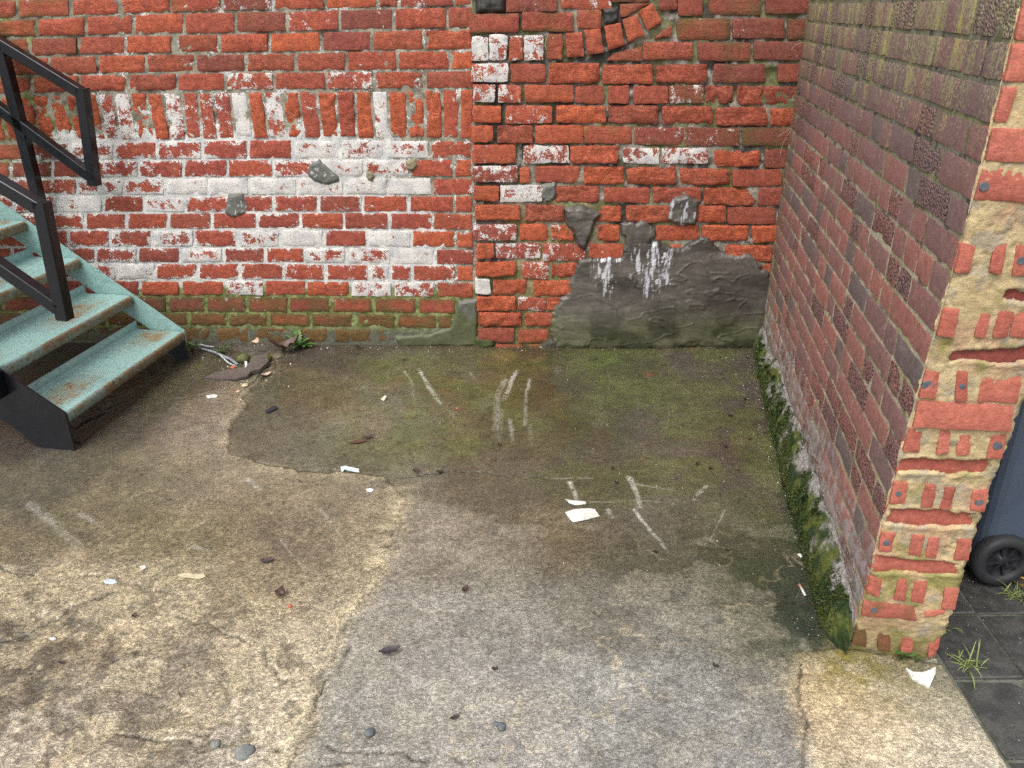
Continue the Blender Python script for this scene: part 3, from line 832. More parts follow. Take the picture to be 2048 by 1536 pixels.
def mat_side_brick():
    N = NT('purple_red_brick')
    p = N.pos()
    tone, dark, rustic = (N.attr(k, 'OBJECT') for k in ('tone', 'dark', 'rustic'))
    edge = N.attr('edge')
    z = N.sepz(p, 2); y = N.sepz(p, 1)
    n1 = N.noise(p, 9, 4); n2 = N.noise(p, 55, 5, .65); n3 = N.noise(p, 240, 3, .6)
    col = N.mix(N.math('ADD', tone, N.math('MULTIPLY', N.math('SUBTRACT', n1, .5), .6), clamp=True), (0.205, 0.118, 0.114), (0.315, 0.132, 0.106))
    col = N.mix(dark, col, (0.135, 0.115, 0.112))
    col = N.gain(col, N.mapr(n2, .28, .72, .68, 1.28)); col = N.gain(col, N.mapr(n3, .3, .7, .8, 1.2))
    rn = N.voro(p, 130)
    col = N.mix(N.math('MULTIPLY', N.ss(rn, .45, .75), N.math('MULTIPLY', rustic, .7)), col, (0.035, 0.02, 0.017))
    # soot above, lichen runs down from the coping
    up = N.ss(z, 1.05, 1.5)
    col = N.mix(N.math('MULTIPLY', up, .5), col, (0.150, 0.120, 0.120))
    run = N.noise(N.scalev(p, (1, 1, .16)), 13, 6, .74, .4); sp = N.noise(p, 110, 4, .75)
    lm = N.math('ADD', N.math('MULTIPLY', N.math('SUBTRACT', run, .5), 1.9), N.math('MULTIPLY', N.math('SUBTRACT', sp, .5), 2.4))
    lm = N.math('ADD', lm, N.math('SUBTRACT', N.math('MULTIPLY', N.ss(z, 1.05, 1.68), .70), .36))
    col = N.mix(N.ss(lm, .27, .45, 0, .8), col, N.mix(N.ss(run, .55, .72), (0.30, 0.30, 0.15), (0.52, 0.43, 0.10)))
    # green film in the corner and damp foot
    gf = N.math('ADD', N.math('MULTIPLY', N.ss(y, -.45, -.08), .75), N.math('MULTIPLY', N.ss(z, .55, .1), .55))
    gf = N.math('ADD', gf, N.math('MULTIPLY', N.math('SUBTRACT', n1, .5), 1.3))
    col = N.mix(N.ss(gf, .35, 1.0, 0, .42), col, N.mix(n2, (0.10, 0.105, 0.04), (0.18, 0.17, 0.08)))
    # white salts low down
    sa = N.math('ADD', N.ss(z, .62, .22, 0, .62), N.math('MULTIPLY', N.math('SUBTRACT', N.noise(p, 20, 7, .75), .5), 1.7))
    col = N.mix(N.ss(sa, .48, .75, 0, .75), col, (0.34, 0.32, 0.315))
    h = N.math('ADD', N.math('MULTIPLY', n2, .6), N.math('MULTIPLY', n3, .25))
    h = N.math('SUBTRACT', h, N.math('MULTIPLY', rn, N.math('MULTIPLY', rustic, 1.6)))
    N.set(Base_Color=col, Roughness=N.mapr(n3, .3, .7, .55, .85), Specular_IOR_Level=.3, Normal=N.bump(h, .7, .006))
    return N.m


M_SIDE = mat_side_brick()
side = empty('side_wall', tuple(C0 + DW * 1.1 + EW * .12 + np.array([0, 0, -.04])))
tag(side, 'purple red brick side wall with yellow lichen runs, mossy foot and broken mortar-smeared end', 'wall')
rs_ = random.Random(21)
for k in range(len(LEV) - 1):
    zt, zb = LEV[k], LEV[k + 1]
    if zt < -.03: continue
    ue = float(end_u((zt + zb) / 2))
    u = ue - .014
    stretch = (k % 2 == 0)
    first = True
    while u > -0.06:
        first_ = first
        if first:
            L = 0.225 if stretch else 0.112
        else:
            L = 0.232 if rs_.random() < .58 else 0.114
        first = False
        u0 = max(u - L, -0.08)
        seed += 1
        g = .0062
        j = lambda s=.0022: rs_.uniform(-s, s)
        rust = rs_.random() < .24
        if u - u0 > .03:
            o = add_brick(side, FS, [(u0 + g + j(), zb + g + j()), (u - g * (0 if first_ else 1) + j(), zb + g + j()), (u - g * (0 if first_ else 1) + j(), zt - g + j()), (u0 + g + j(), zt - g + j())], M_SIDE, seed,
                          tone=rs_.random(), dark=rs_.choice([0, 0, 0, 0, .15, .3, .85]) if not rust else .05, rough=.25 if rust else .02, amp=.004 if rust else .0010, proud=rs_.uniform(.0012, .0030), corner=.003, wob=.0025, nx=8, nz=4, depth=.06,
                          rnd=.0008)
            o['rustic'] = 1.0 if rust else 0.0
        u = u0
fo = fill_courses('upper_brickwork', FS, -0.08, 2.36, LEV[0] + .001, WALL_TOP - .02, .0803, side, M_SIDE, 15000, .232)
fo['rustic'] = 0.0
A, B, f = grid_sheet(FS, -0.12, 2.372, -0.10, WALL_TOP, 0.010)
A = np.minimum(A, end_u(B) - .004)
rec = -.0004 - .0016 * fbm(A, B, 30, 4, 101)
base = mixc((0.32, 0.30, 0.21), (0.48, 0.45, 0.32), fbm(A, B, 14, 4, 103))
base = mixc(base, (0.062, 0.060, 0.055), np.clip(sstep(1.05, 1.4, B) * .65 + .7 * sstep(.60, .68, fbm(A, B, 20, 4, 109)), 0, 1))
g_ = sstep(.46, .64, fbm(A, B, 12, 5, 104) + .22 * sstep(.7, .1, B) + .25 * sstep(.5, .05, A))
col = mixc(base, mixc((0.13, 0.145, 0.05), (0.28, 0.28, 0.12), fbm(A, B, 55, 3, 105)), g_ * .5)
mesh_obj('mortar', FS.pt(A, B, rec), f, M_MORTAR, side, colors={'col': col})
core = MB()
p = lambda u, t, z: C0 + DW * u + EW * t + np.array([0, 0, z])
core.hexa([p(-.1, .02, -.1), p(-.1, THICK, -.1), p(2.22, THICK, -.1), p(2.22, .02, -.1), p(-.1, .02, WALL_TOP), p(-.1, THICK, WALL_TOP), p(2.22, THICK, WALL_TOP), p(2.22, .02, WALL_TOP)])
core.build('core', M_CORE, side)


# broken end: stubs of perforated bricks, whole headers and smeared bedding mortar
def mat_end_brick():
    N = NT('salmon_brick')
    p = N.pos()
    tone = N.attr('tone', 'OBJECT'); grime = N.attr('grime', 'OBJECT'); dark = N.attr('dark', 'OBJECT')
    n1 = N.noise(p, 14, 4); n2 = N.noise(p, 70, 5, .65); n3 = N.noise(p, 260, 3)
    col = N.mix(N.math('ADD', tone, N.math('MULTIPLY', N.math('SUBTRACT', n1, .5), .7), clamp=True), (0.33, 0.085, 0.058), (0.46, 0.150, 0.105))
    col = N.mix(dark, col, (0.17, 0.042, 0.036))
    col = N.gain(col, N.mapr(n2, .28, .72, .72, 1.25)); col = N.gain(col, N.mapr(n3, .3, .7, .88, 1.12))
    g = N.ss(N.math('ADD', grime, N.math('MULTIPLY', N.math('SUBTRACT', n1, .5), 1.2)), .4, .9, 0, .8)
    col = N.mix(g, col, (0.085, 0.07, 0.025))
    fl = N.ss(N.noise(p, 180, 3, .6), .68, .72, 0, .5)
    col = N.mix(fl, col, (.55, .45, .33))
    N.set(Base_Color=col, Roughness=.75, Specular_IOR_Level=.25, Normal=N.bump(N.math('ADD', n2, N.math('MULTIPLY', n3, .3)), .6, .005))
    return N.m


M_END = mat_end_brick()
M_CREAM = mat_vcol('cream_mortar', .85, 60, 260, .7, .006, .24, .2, speck=.2)


def inv_end(u, v):
    z = .8
    for _ in range(6):
        o = C0 + DW * float(end_u(z))
        q = on_plane(u, v, o, DW) - o
        z = float(q[2])
    return float(np.dot(q, EW)), z


def quad_t(tile, pts):
    ox, oy = {1: (1536, 0), 2: (1536, 350), 3: (1536, 700), 4: (1536, 1000)}[tile]
    return [inv_end(ox + x / 4, oy + y / 4) for x, y in pts]


END = [  # tile, quad, tone, grime, dark, proud, rough
    (3, [(1205, 375), (1335, 378), (1370, 170), (1245, 165)], .6, 0, 0, .004, .3), (3, [(1490, 390), (1585, 395), (1600, 165), (1510, 160)], .4, 0, .1, .004, .3),
    (3, [(1670, 410), (1985, 415), (2040, 205), (1700, 185)], .8, 0, 0, .002, .3), (3, [(1150, 605), (1925, 635), (1965, 430), (1205, 400)], .8, .05, 0, .006, .3),
    (3, [(1075, 805), (1200, 808), (1235, 625), (1120, 620)], .5, 0, .1, .003, .3), (3, [(1340, 820), (1430, 820), (1465, 635), (1375, 635)], .9, 0, 0, .003, .2),
    (3, [(1495, 830), (1600, 830), (1635, 655), (1535, 650)], .9, 0, 0, .003, .2), (3, [(1740, 850), (1860, 860), (1915, 665), (1785, 660)], .6, 0, 0, .003, .4),
    (3, [(1015, 1000), (1750, 1010), (1800, 870), (1050, 850)], .3, .1, .08, -.005, .5),
    (3, [(965, 1220), (1085, 1225), (1120, 1060), (1005, 1050)], .7, 0, 0, .004, .3), (3, [(1215, 1250), (1310, 1250), (1345, 1075), (1255, 1070)], .5, 0, .2, .004, .3),
    (3, [(1370, 1260), (1455, 1260), (1510, 1090), (1410, 1090)], .4, 0, .3, .004, .3), (3, [(1605, 1275), (1720, 1290), (1760, 1110), (1640, 1110)], .6, 0, 0, .004, .4),
    (3, [(925, 1405), (1670, 1435), (1700, 1290), (960, 1250)], .4, .1, .08, -.0045, .5), (3, [(860, 1310), (935, 1350), (945, 1190), (860, 1190)], .5, .15, .1, .0, .7),
    (4, [(880, 400), (985, 415), (1020, 255), (905, 250)], .6, 0, 0, .004, .2), (4, [(1120, 430), (1215, 435), (1245, 275), (1150, 270)], .6, 0, .1, .005, .2),
    (4, [(1255, 445), (1340, 450), (1370, 295), (1280, 290)], .6, 0, .1, .005, .2), (4, [(1480, 470), (1600, 475), (1625, 310), (1515, 305)], .5, 0, .1, .004, .4),
    (4, [(815, 580), (1520, 610), (1550, 480), (830, 425)], .5, .1, .05, -.0035, .6),
    (4, [(770, 740), (890, 765), (915, 615), (790, 610)], .6, .1, .1, .004, .3), (4, [(1000, 790), (1090, 800), (1110, 625), (1040, 620)], .6, 0, .15, .004, .5),
    (4, [(1140, 800), (1240, 815), (1270, 645), (1165, 640)], .5, 0, .1, .004, .5), (4, [(1385, 850), (1490, 865), (1530, 700), (1410, 695)], .7, .05, .05, .005, .3),
    (4, [(740, 915), (1190, 955), (1165, 840), (760, 800)], .6, .5, .2, .004, .3), (4, [(1245, 930), (1400, 905), (1415, 868), (1250, 880)], .8, .1, 0, .004, .3),
    (4, [(620, 1120), (775, 1150), (800, 985), (640, 970)], .4, 1.0, .3, .002, .4), (4, [(870, 1170), (960, 1180), (1000, 1010), (880, 1000)], .4, .75, .3, .003, .4),
    (4, [(1050, 1200), (1140, 1190), (1175, 1040), (1085, 1030)], .7, .35, .1, .003, .4), (4, [(1270, 1225), (1380, 1220), (1395, 1090), (1290, 1085)], .7, .2, .1, .004, .4),
    (2, [(1430, 1490), (2250, 1530), (2250, 1340), (1480, 1400)], .2, 0, .7, -.004, 1.0), (2, [(1345, 1275), (1480, 1290), (1530, 1070), (1390, 1060)], .6, 0, .05, .004, .3),
    (2, [(1640, 1290), (1730, 1290), (1790, 1070), (1690, 1070)], .6, 0, .1, .004, .3), (2, [(1790, 1290), (1900, 1290), (1960, 1090), (1840, 1080)], .5, 0, .15, .004, .4),
    (2, [(1930, 1290), (2220, 1300), (2240, 1100), (1970, 1100)], .6, 0, .05, .002, .4), (2, [(1860, 1020), (2250, 1035), (2270, 910), (1870, 905)], .2, 0, .7, -.004, 1.0),
    (2, [(1460, 770), (1600, 780), (1660, 560), (1510, 535)], .7, 0, 0, .004, .2), (2, [(1760, 775), (1860, 790), (1910, 550), (1815, 550)], .5, 0, .1, .004, .3),
    (2, [(1940, 795), (2200, 800), (2220, 560), (1985, 560)], .6, 0, .1, .004, .3), (1, [(1615, 1600), (2300, 1625), (2320, 1370), (1640, 1345)], .6, .05, .1, .002, .8),
    (1, [(1735, 1280), (2350, 1310), (2370, 1040), (1785, 1020)], .8, 0, 0, .005, .3), (1, [(1775, 970), (1910, 975), (1980, 700), (1835, 690)], .8, 0, 0, .005, .2),
    (1, [(1880, 645), (2400, 670), (2420, 350), (1935, 345)], .9, 0, 0, .005, .2), (1, [(1965, 320), (2440, 330), (2460, -40), (2030, -20)], .8, 0, 0, .005, .2)]
low_polys = []
for tl, pts, tone, gr, dk, pr, rg in END:
    seed += 1
    q = quad_t(tl, pts)
    zc = sum(p_[1] for p_ in q) / 4
    q = [(min(max(a_, .001), THICK), b_) for a_, b_ in q]
    fe = Frame(C0 + DW * float(end_u(zc)), EW, DW)
    # lean of the end: keep the piece on the sloping end line
    add_brick(side, fe, q, M_END, seed, name='broken_brick', tone=tone, grime=gr, dark=dk, rough=rg * .6, amp=.0016 if pr > 0 else .006, proud=pr + (.0035 if pr > 0 else 0), corner=.002, wob=.0022, depth=.05, nx=9, nz=5)
    if pr < -.003: low_polys.append((q, pr))
A, B, f = grid_sheet(Frame((0, 0, 0), (1, 0, 0), (0, -1, 0)), 0.0, THICK, -0.06, WALL_TOP, 0.0045)
hh = .0025 + .004 * (fbm(A, B, 26, 5, 120, .62) - .5) + .003 * (np.floor(fbm(A, B, 14, 3, 121) * 6) / 6 - .5)
for q, pr in low_polys:
    wa = A + .020 * (fbm(A, B, 30, 4, 122) - .5); wb = B + .026 * (fbm(A, B, 24, 4, 123, .6) - .5)
    hh = hh - (.011 - pr * .5) * sstep(.004, .010, poly_sd(wa, wb, q))
    hh = hh + .003 * np.exp(-(poly_sd(wa, wb, q) / .010) ** 2)
hh = hh + .0035 * (fbm(A, B, 110, 3, 127, .7) - .5) - .003 * sstep(.60, .66, fbm(A, B, 34, 4, 128, .6))
hh = hh - .010 * sstep(.012, .0, np.minimum(A, THICK - A))
base = mixc((0.40, 0.30, 0.155), (0.55, 0.44, 0.26), fbm(A, B, 16, 4, 124))
base = mixc(base, (0.42, 0.27, 0.17), sstep(.5, .62, fbm(A, B, 9, 3, 125)) * .6)
base = mixc(base, (0.30, 0.27, 0.22), sstep(.56, .66, fbm(A, B, 28, 4, 129)) * .6)
base = mixc(base, (0.20, 0.20, 0.055), np.clip(sstep(.46, .64, fbm(A, B, 11, 4, 126) + .34 * sstep(.36, .0, B) - .14), 0, 1) * .75)
A2 = A + (A / THICK) ** 3 * .022 * (fbm(B, B * 0, 24, 4, 130, .6) - .45) + (1 - A / THICK) ** 6 * .012 * (fbm(B, B * 0 + 3, 26, 4, 131, .6) - .6)
P = C0 + np.outer(end_u(B) + hh, DW) + np.outer(A2, EW); P[:, 2] = B
mesh_obj('bedding_mortar', P, f, M_CREAM, side, colors={'col': base})
M_PLUG = mat_plain('grey_plug', (0.075, 0.085, 0.105), (0.12, 0.13, 0.14), .6, 80)
for (u, v, r) in [(1855, 769, .0135), (1923, 770, .008), (1993, 889, .011), (1796, 985, .0085), (1956, 1001, .011), (1771, 1083, .009), (1747, 1217, .010), (2040, 520, .009), (1966, 372, .010)]:
    a_, b_ = inv_end(u, v)
    ctr = C0 + DW * (float(end_u(b_)) + .002) + EW * a_ + np.array([0, 0, b_])
    m = MB(); n = 12
    ring = lambda rr, h: [ctr + DW * h + EW * rr * math.cos(2 * math.pi * k / n) * (1 + .1 * math.sin(3 * k)) + np.array([0, 0, rr * math.sin(2 * math.pi * k / n)]) for k in range(n)]
    vs = ring(r, -.01) + ring(r, .0058) + ring(r * .85, .0062)
    m.add(vs, [(i, (i + 1) % n, n + (i + 1) % n, n + i) for i in range(n)] + [(n + i, n + (i + 1) % n, 2 * n + (i + 1) % n, 2 * n + i) for i in range(n)] + [tuple(range(2 * n, 3 * n))])
    m.build('plug', M_PLUG, side)

# mossy cement skirting along the wall's foot
U, Tt = np.meshgrid(np.linspace(-.05, 2.27, 520), np.linspace(0, 1, 40))
U = U.ravel(); Tt = Tt.ravel()
Hs = np.interp(U, [0, .6, 1.4, 2.2, 2.27], [.13, .17, .20, .18, .12]) * (1 + .35 * (fbm(U, U * 0, 7, 4, 131) - .5))
Ws = np.interp(U, [0, .6, 1.4, 2.17, 2.27], [.035, .05, .060, .055, .004])
ang = Tt * math.pi / 2
out = .003 + Ws * np.sin(ang) ** 1.6; zz = Hs * np.cos(ang) ** .8 * (Tt < .999) - .03 * Tt
dsp = .012 * (fbm(U, Tt * .2, 16, 3, 133) - .5) + .012 * (fbm(U, Tt * .2, 60, 3, 134) - .5)
out = out + dsp * sstep(0, .25, Tt); zz = zz + dsp * .4 * sstep(0, .2, Tt)
gz_ = SLOPE * np.clip((C0[1] + DW[1] * U), -3.3, 0)
Psk = C0 + np.outer(U, DW) + np.outer(out, NW); Psk[:, 2] = zz + gz_
nU, nT = 520, 40
idx = np.arange(nU * nT).reshape(nT, nU)
fsk = np.stack([idx[:-1, :-1], idx[:-1, 1:], idx[1:, 1:], idx[1:, :-1]], -1).reshape(-1, 4)
mo = sstep(.40, .60, fbm(U, Tt * .22, 13, 5, 135, .6) + .50 * (Tt - .40))
csk = mixc(mixc((0.17, 0.16, 0.145), (0.30, 0.28, 0.265), fbm(U, Tt * .22, 40, 4, 136)), mixc((0.022, 0.042, 0.012), (0.085, 0.10, 0.022), sstep(.35, .65, fbm(U, Tt * .22, 20, 4, 137))), mo)
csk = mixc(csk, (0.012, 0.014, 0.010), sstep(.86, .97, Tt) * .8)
M_MOSSY = mat_vcol('mossy_cement', .8, 90, 320, 1.0, .008, .40, .25, speck=.4)
mesh_obj('skirting', Psk, fsk, M_MOSSY, side, colors={'col': csk})

# ------------------------------------------------------------------ the yard: wet, stained concrete
def spread(lo, hi, step, far):
    core_ = np.arange(lo, hi + 1e-6, step)
    left, right = [], []
    d = step; x = lo
    while x > -far: d *= 1.6; x -= d; left.append(x)
    d = step; x = hi
    while x < far: d *= 1.6; x += d; right.append(x)
    return np.concatenate([left[::-1], core_, right])


GX = spread(-2.72, 1.40, .006, 40.0); GY = spread(-3.10, 0.06, .006, 40.0)
XX, YY = np.meshgrid(GX, GY)
nyg, nxg = XX.shape
X = XX.ravel(); Y = YY.ravel()
PALETTE = [(700, 720, 88, 76, 62), (900, 760, 98, 90, 52), (600, 780, 102, 94, 58), (760, 745, 108, 102, 72), (1100, 760, 74, 71, 34), (1250, 760, 76, 75, 40), (1400, 760, 90, 80, 66), (1480, 760, 82, 71, 60),
           (560, 880, 108, 98, 70), (700, 860, 124, 114, 80), (850, 860, 108, 101, 62), (1050, 860, 86, 82, 45), (1200, 850, 78, 75, 42), (1350, 870, 92, 84, 68), (1480, 870, 78, 69, 54), (1560, 900, 52, 60, 34),
           (600, 930, 122, 113, 88), (800, 960, 114, 106, 78), (1000, 950, 98, 90, 64), (1200, 960, 88, 82, 58), (1400, 970, 94, 86, 72), (1540, 960, 84, 76, 58), (450, 820, 146, 130, 100), (400, 880, 136, 120, 95),
           (330, 800, 92, 84, 54), (250, 860, 92, 82, 62), (100, 960, 100, 90, 64), (300, 960, 124, 112, 78), (500, 1000, 130, 114, 78), (150, 1060, 118, 105, 70), (350, 1080, 128, 115, 74), (600, 1060, 124, 108, 80),
           (760, 1040, 140, 126, 92), (720, 1130, 142, 128, 94), (670, 1210, 150, 135, 104), (600, 1300, 158, 145, 116), (560, 1400, 172, 158, 130), (520, 1480, 178, 164, 138), (100, 1180, 154, 135, 98), (300, 1200, 154, 138, 100),
           (500, 1180, 138, 122, 86), (100, 1290, 108, 95, 70), (300, 1330, 126, 112, 88), (200, 1250, 164, 143, 103), (450, 1300, 154, 138, 107), (100, 1450, 168, 152, 125), (300, 1450, 168, 150, 118), (850, 1100, 138, 128, 107),
           (1000, 1100, 118, 110, 87), (1150, 1090, 102, 91, 60), (1300, 1060, 98, 90, 72), (1300, 1110, 82, 80, 54), (1450, 1080, 82, 78, 54), (1550, 1120, 62, 67, 36), (1600, 1180, 48, 62, 38), (1600, 1250, 50, 64, 41), (1480, 1160, 68, 73, 44),
           (800, 1250, 142, 135, 119), (1000, 1250, 136, 131, 116), (1200, 1200, 120, 115, 97), (1400, 1250, 114, 112, 98), (1550, 1290, 107, 106, 80), (800, 1400, 146, 140, 126), (1000, 1450, 152, 146, 134), (1200, 1400, 145, 142, 130),
           (1400, 1400, 134, 132, 122), (1550, 1400, 132, 126, 110), (1550, 1500, 136, 134, 126), (1700, 1335, 142, 127, 68), (1650, 1400, 194, 168, 117), (1800, 1430, 188, 167, 122), (1750, 1500, 183, 167, 131), (1850, 1350, 124, 117, 86),
           (1900, 1430, 168, 156, 121), (1900, 1500, 192, 180, 158), (1000, 1525, 148, 142, 130), (700, 1500, 140, 134, 118), (1620, 1130, 38, 50, 24), (1660, 1240, 34, 44, 22), (440, 870, 150, 136, 106), (500, 960, 150, 134, 102), (620, 1000, 142, 127, 95), (380, 940, 136, 122, 90), (520, 860, 96, 91, 66), (620, 910, 100, 95, 70), (500, 795, 86, 83, 52), (680, 930, 104, 98, 74), (200, 740, 60, 54, 46), (100, 860, 70, 62, 50)]
CTRL = np.array([[*gpt(u, v)[:2], *(lin((r, g, b)) * np.interp(v, [1000, 1250], [1.0, 1.16]))] for u, v, r, g, b in PALETTE])  # nearer yard brightened in its colour for the sky's sheen on the wet
wx = X + .16 * (fbm(X, Y, 3.2, 4, 201) - .5) + .05 * (fbm(X, Y, 14, 3, 202) - .5)
wy = Y + .16 * (fbm(X, Y, 3.2, 4, 203) - .5) + .05 * (fbm(X, Y, 14, 3, 204) - .5)
wxy = lambda pts: [tuple(gpt(u, v)[:2]) for u, v in pts]
jx = X + .050 * (fbm(X, Y, 17, 5, 213, .6) - .5); jy = Y + .050 * (fbm(X, Y, 17, 5, 214, .6) - .5)
EDGE = wxy([(600, 640), (560, 716), (515, 770), (486, 800), (490, 815), (468, 845), (457, 864), (459, 906), (520, 930), (600, 943), (690, 948), (770, 958), (815, 1000), (785, 1060), (765, 1140), (715, 1215), (665, 1300), (622, 1400), (612, 1470), (572, 1530), (540, 1640)])
LEFT = EDGE + wxy([(-900, 1640), (-900, 640)])
SLAB = wxy([(1588, 1305), (1690, 1296), (1890, 1330), (1935, 1400), (2015, 1640), (1612, 1640), (1608, 1480), (1600, 1400)])
sdl = poly_sd(jx, jy, LEFT)
sds = poly_sd(jx * .3 + X * .7, jy * .3 + Y * .7, SLAB)
kl = poly_sd(CTRL[:, 0], CTRL[:, 1], LEFT) > 0; ks = poly_sd(CTRL[:, 0], CTRL[:, 1], SLAB) > 0
ew = np.interp(Y, [-2.2, -1.6, -1.2], [.06, .03, .004]) * (.4 + 1.2 * fbm(X, Y, 6, 3, 207))
ml = sstep(-1, 1, (sdl + .05 * (fbm(X, Y, 30, 4, 208) - .5) * (ew > .02)) / ew); ms_ = sstep(-.09, .06, sds + .14 * (fbm(X, Y, 11, 5, 209, .6) - .5))
ws_ = np.full(X.shape, 1e-7); acc = np.zeros((len(X), 3)) + 1e-7 * np.array([.16, .14, .10])
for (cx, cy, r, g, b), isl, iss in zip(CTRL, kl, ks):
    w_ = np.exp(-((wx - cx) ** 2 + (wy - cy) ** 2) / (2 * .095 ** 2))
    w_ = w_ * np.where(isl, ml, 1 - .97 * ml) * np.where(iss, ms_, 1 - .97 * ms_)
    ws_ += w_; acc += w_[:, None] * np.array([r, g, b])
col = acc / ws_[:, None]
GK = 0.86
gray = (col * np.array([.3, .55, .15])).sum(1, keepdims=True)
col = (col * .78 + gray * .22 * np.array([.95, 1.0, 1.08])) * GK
alg_ = sstep(-1.75, -1.0, Y + .25 * X) * sstep(-1.1, -.6, X) * sstep(.38, .62, fbm(X, Y, 3.5, 5, 218, .6))
col = mixc(col, np.array([.098, .112, .030]) * GK * 1.1, alg_ * .72)
col = col * (.70 + .62 * fbm(X, Y, 9, 5, 205, .6))[:, None] * (.74 + .52 * fbm(X, Y, 48, 3, 206, .6))[:, None]
hgt = .004 * (fbm(X, Y, 2.2, 3, 211) - .5) + .0035 * (fbm(X, Y, 16, 4, 212) - .5)

# older raised screed on the left, ending in a ragged edge
step_h = np.interp(Y, [-3.2, -1.7, -1.3, -.3], [.006, .004, .009, .012])
hgt = hgt + step_h * sstep(-.004, .004, sdl)
lip = np.exp(-((sdl - .012) / (.008 + .045 * fbm(X, Y, 5, 3, 217))) ** 2) * sstep(.42, .60, fbm(X, Y, 9, 5, 215, .6) + .04)
col = mixc(col, lin((205, 190, 152)) * GK, lip * .30)  # cream lip of the step, its lit edge painted in
col = mixc(col, lin((52, 48, 42)) * GK, np.exp(-((sdl + .007) / .006) ** 2) * sstep(.36, .52, fbm(X, Y, 6, 3, 216)) * .8)  # shadow line below the step, painted into the colour
# grey newer screed keeps a smoother trowelled face
smooth = sstep(.0, -.05, sdl)
# worn rough patch lower left, with pits that hold dirt
rough_l = sstep(-1.95, -2.35, Y + .5 * (X + 1.2)) * sstep(-.01, .06, sdl)
pit = sstep(.54, .64, fbm(X, Y, 10, 5, 221, .6)) * rough_l
hgt = hgt - .004 * pit + rough_l * .003 * (fbm(X, Y, 45, 3, 222) - .5)
col = mixc(col, lin((104, 94, 74)) * GK, pit * .62)
for k_, pl in enumerate([[(-40, 1245), (60, 1225), (150, 1212), (165, 1255), (130, 1330), (70, 1420), (-40, 1500)], [(215, 1275), (262, 1250), (245, 1320), (225, 1345), (180, 1345)], [(80, 1510), (105, 1470), (150, 1440), (218, 1448), (196, 1500), (120, 1540), (90, 1545)],
                         [(290, 1260), (345, 1225), (372, 1270), (330, 1300), (250, 1320)], [(430, 1365), (475, 1355), (470, 1400), (440, 1400)]]):
    s_ = poly_sd(jx, jy, wxy(pl))
    hgt = hgt - .005 * sstep(0, .02, s_)
    col = mixc(col, lin((100, 88, 68)) * GK * (.7 + .6 * fbm(X, Y, 30, 4, 230 + k_))[:, None], sstep(0, .015, s_) * sstep(.3, .5, fbm(X, Y, 25, 4, 236)) * .72)
    col = mixc(col, lin((200, 182, 145)) * GK, np.exp(-((s_ + .008) / .012) ** 2) * sstep(.42, .6, fbm(X, Y, 12, 4, 235)) * .5)
# pale slab strip by the path, stepping at a straight joint
hgt = hgt + .006 * sstep(-.003, .005, sds)
col = mixc(col, lin((60, 58, 48)) * GK, np.exp(-((sds + .003) / .006) ** 2) * sstep(.46, .6, fbm(X, Y, 7, 3, 241)) * .6)
veins = np.exp(-((np.abs(fbm(X + .1 * fbm(X, Y, 6, 2, 291), Y, 5, 4, 292) - .5)) / .010) ** 2) * sstep(.45, .6, fbm(X, Y, 3, 3, 293)) * sstep(-1.3, -2.0, Y)
col = mixc(col, lin((196, 182, 148)) * GK, veins * .5)
# cream, half-dissolved seam between the two pours, and broken skim over the rough corner
SEAM = wxy([(808, 985), (795, 1040), (765, 1110), (740, 1160), (695, 1225), (650, 1300), (620, 1370), (600, 1440), (570, 1510), (545, 1600)])
d_, al = line_d(jx, jy, SEAM)
sm_ = np.exp(-(d_ / (.018 + .050 * fbm(X, Y, 7, 4, 294, .6))) ** 2) * sstep(.36, .56, fbm(X, Y, 26, 5, 295, .65))
col = mixc(col, lin((206, 192, 158)) * GK * 1.15, np.clip(sm_, 0, 1) * .55)
edge_l = None
skim = fbm(X + .06 * fbm(X, Y, 9, 3, 296), Y, 5.5, 6, 297, .62)
zone = sstep(-1.75, -2.25, Y + .35 * (X + 1.0)) * ml
k1 = sstep(.485, .515, skim) * zone
col = mixc(col, lin((196, 181, 148)) * GK * 1.15 * (.75 + .5 * fbm(X, Y, 60, 3, 298))[:, None], k1 * .42)
hgt = hgt - .0030 * k1
k2 = sstep(.60, .625, fbm(X, Y, 9, 6, 299, .62)) * zone
col = mixc(col, lin((96, 88, 72)) * GK, k2 * .6)
hgt = hgt - .003 * k2
k3 = sstep(.57, .60, fbm(X * .7, Y, 6, 6, 300, .6)) * (1 - ml) * sstep(-1.4, -2.0, Y)      # fainter worn places on the grey screed
col = mixc(col, lin((178, 170, 150)) * GK, k3 * .28)
# algae mats
for (u, v, r_, c_, s_) in [(1215, 722, .07, (98, 112, 52), .8), (1130, 732, .035, (118, 100, 88), .7), (1290, 742, .03, (170, 88, 60), .45), (1010, 712, .08, (130, 118, 62), .6), (900, 790, .05, (118, 80, 60), .35), (770, 765, .05, (122, 92, 66), .35), (1130, 850, .10, (62, 66, 20), .5), (1090, 795, .12, (70, 70, 26), .4),
                           (1610, 1190, .12, (34, 48, 30), .7), (1635, 1250, .07, (28, 44, 30), .8), (1480, 1140, .12, (58, 66, 34), .5), (1590, 1000, .06, (48, 56, 26), .6), (1760, 1330, .12, (112, 106, 40), .6), (1680, 1325, .06, (132, 118, 48), .6), (1550, 850, .10, (58, 54, 36), .6), (340, 770, .06, (86, 84, 40), .5)]:
    c = gpt(u, v)
    e_ = np.exp(-(((wx - c[0]) ** 2 + (wy - c[1]) ** 2) / r_ ** 2))
    col = mixc(col, lin(c_) * GK, np.clip(e_ * 1.6 * sstep(.30, .6, fbm(X, Y, 18, 4, 251)), 0, 1) * s_)
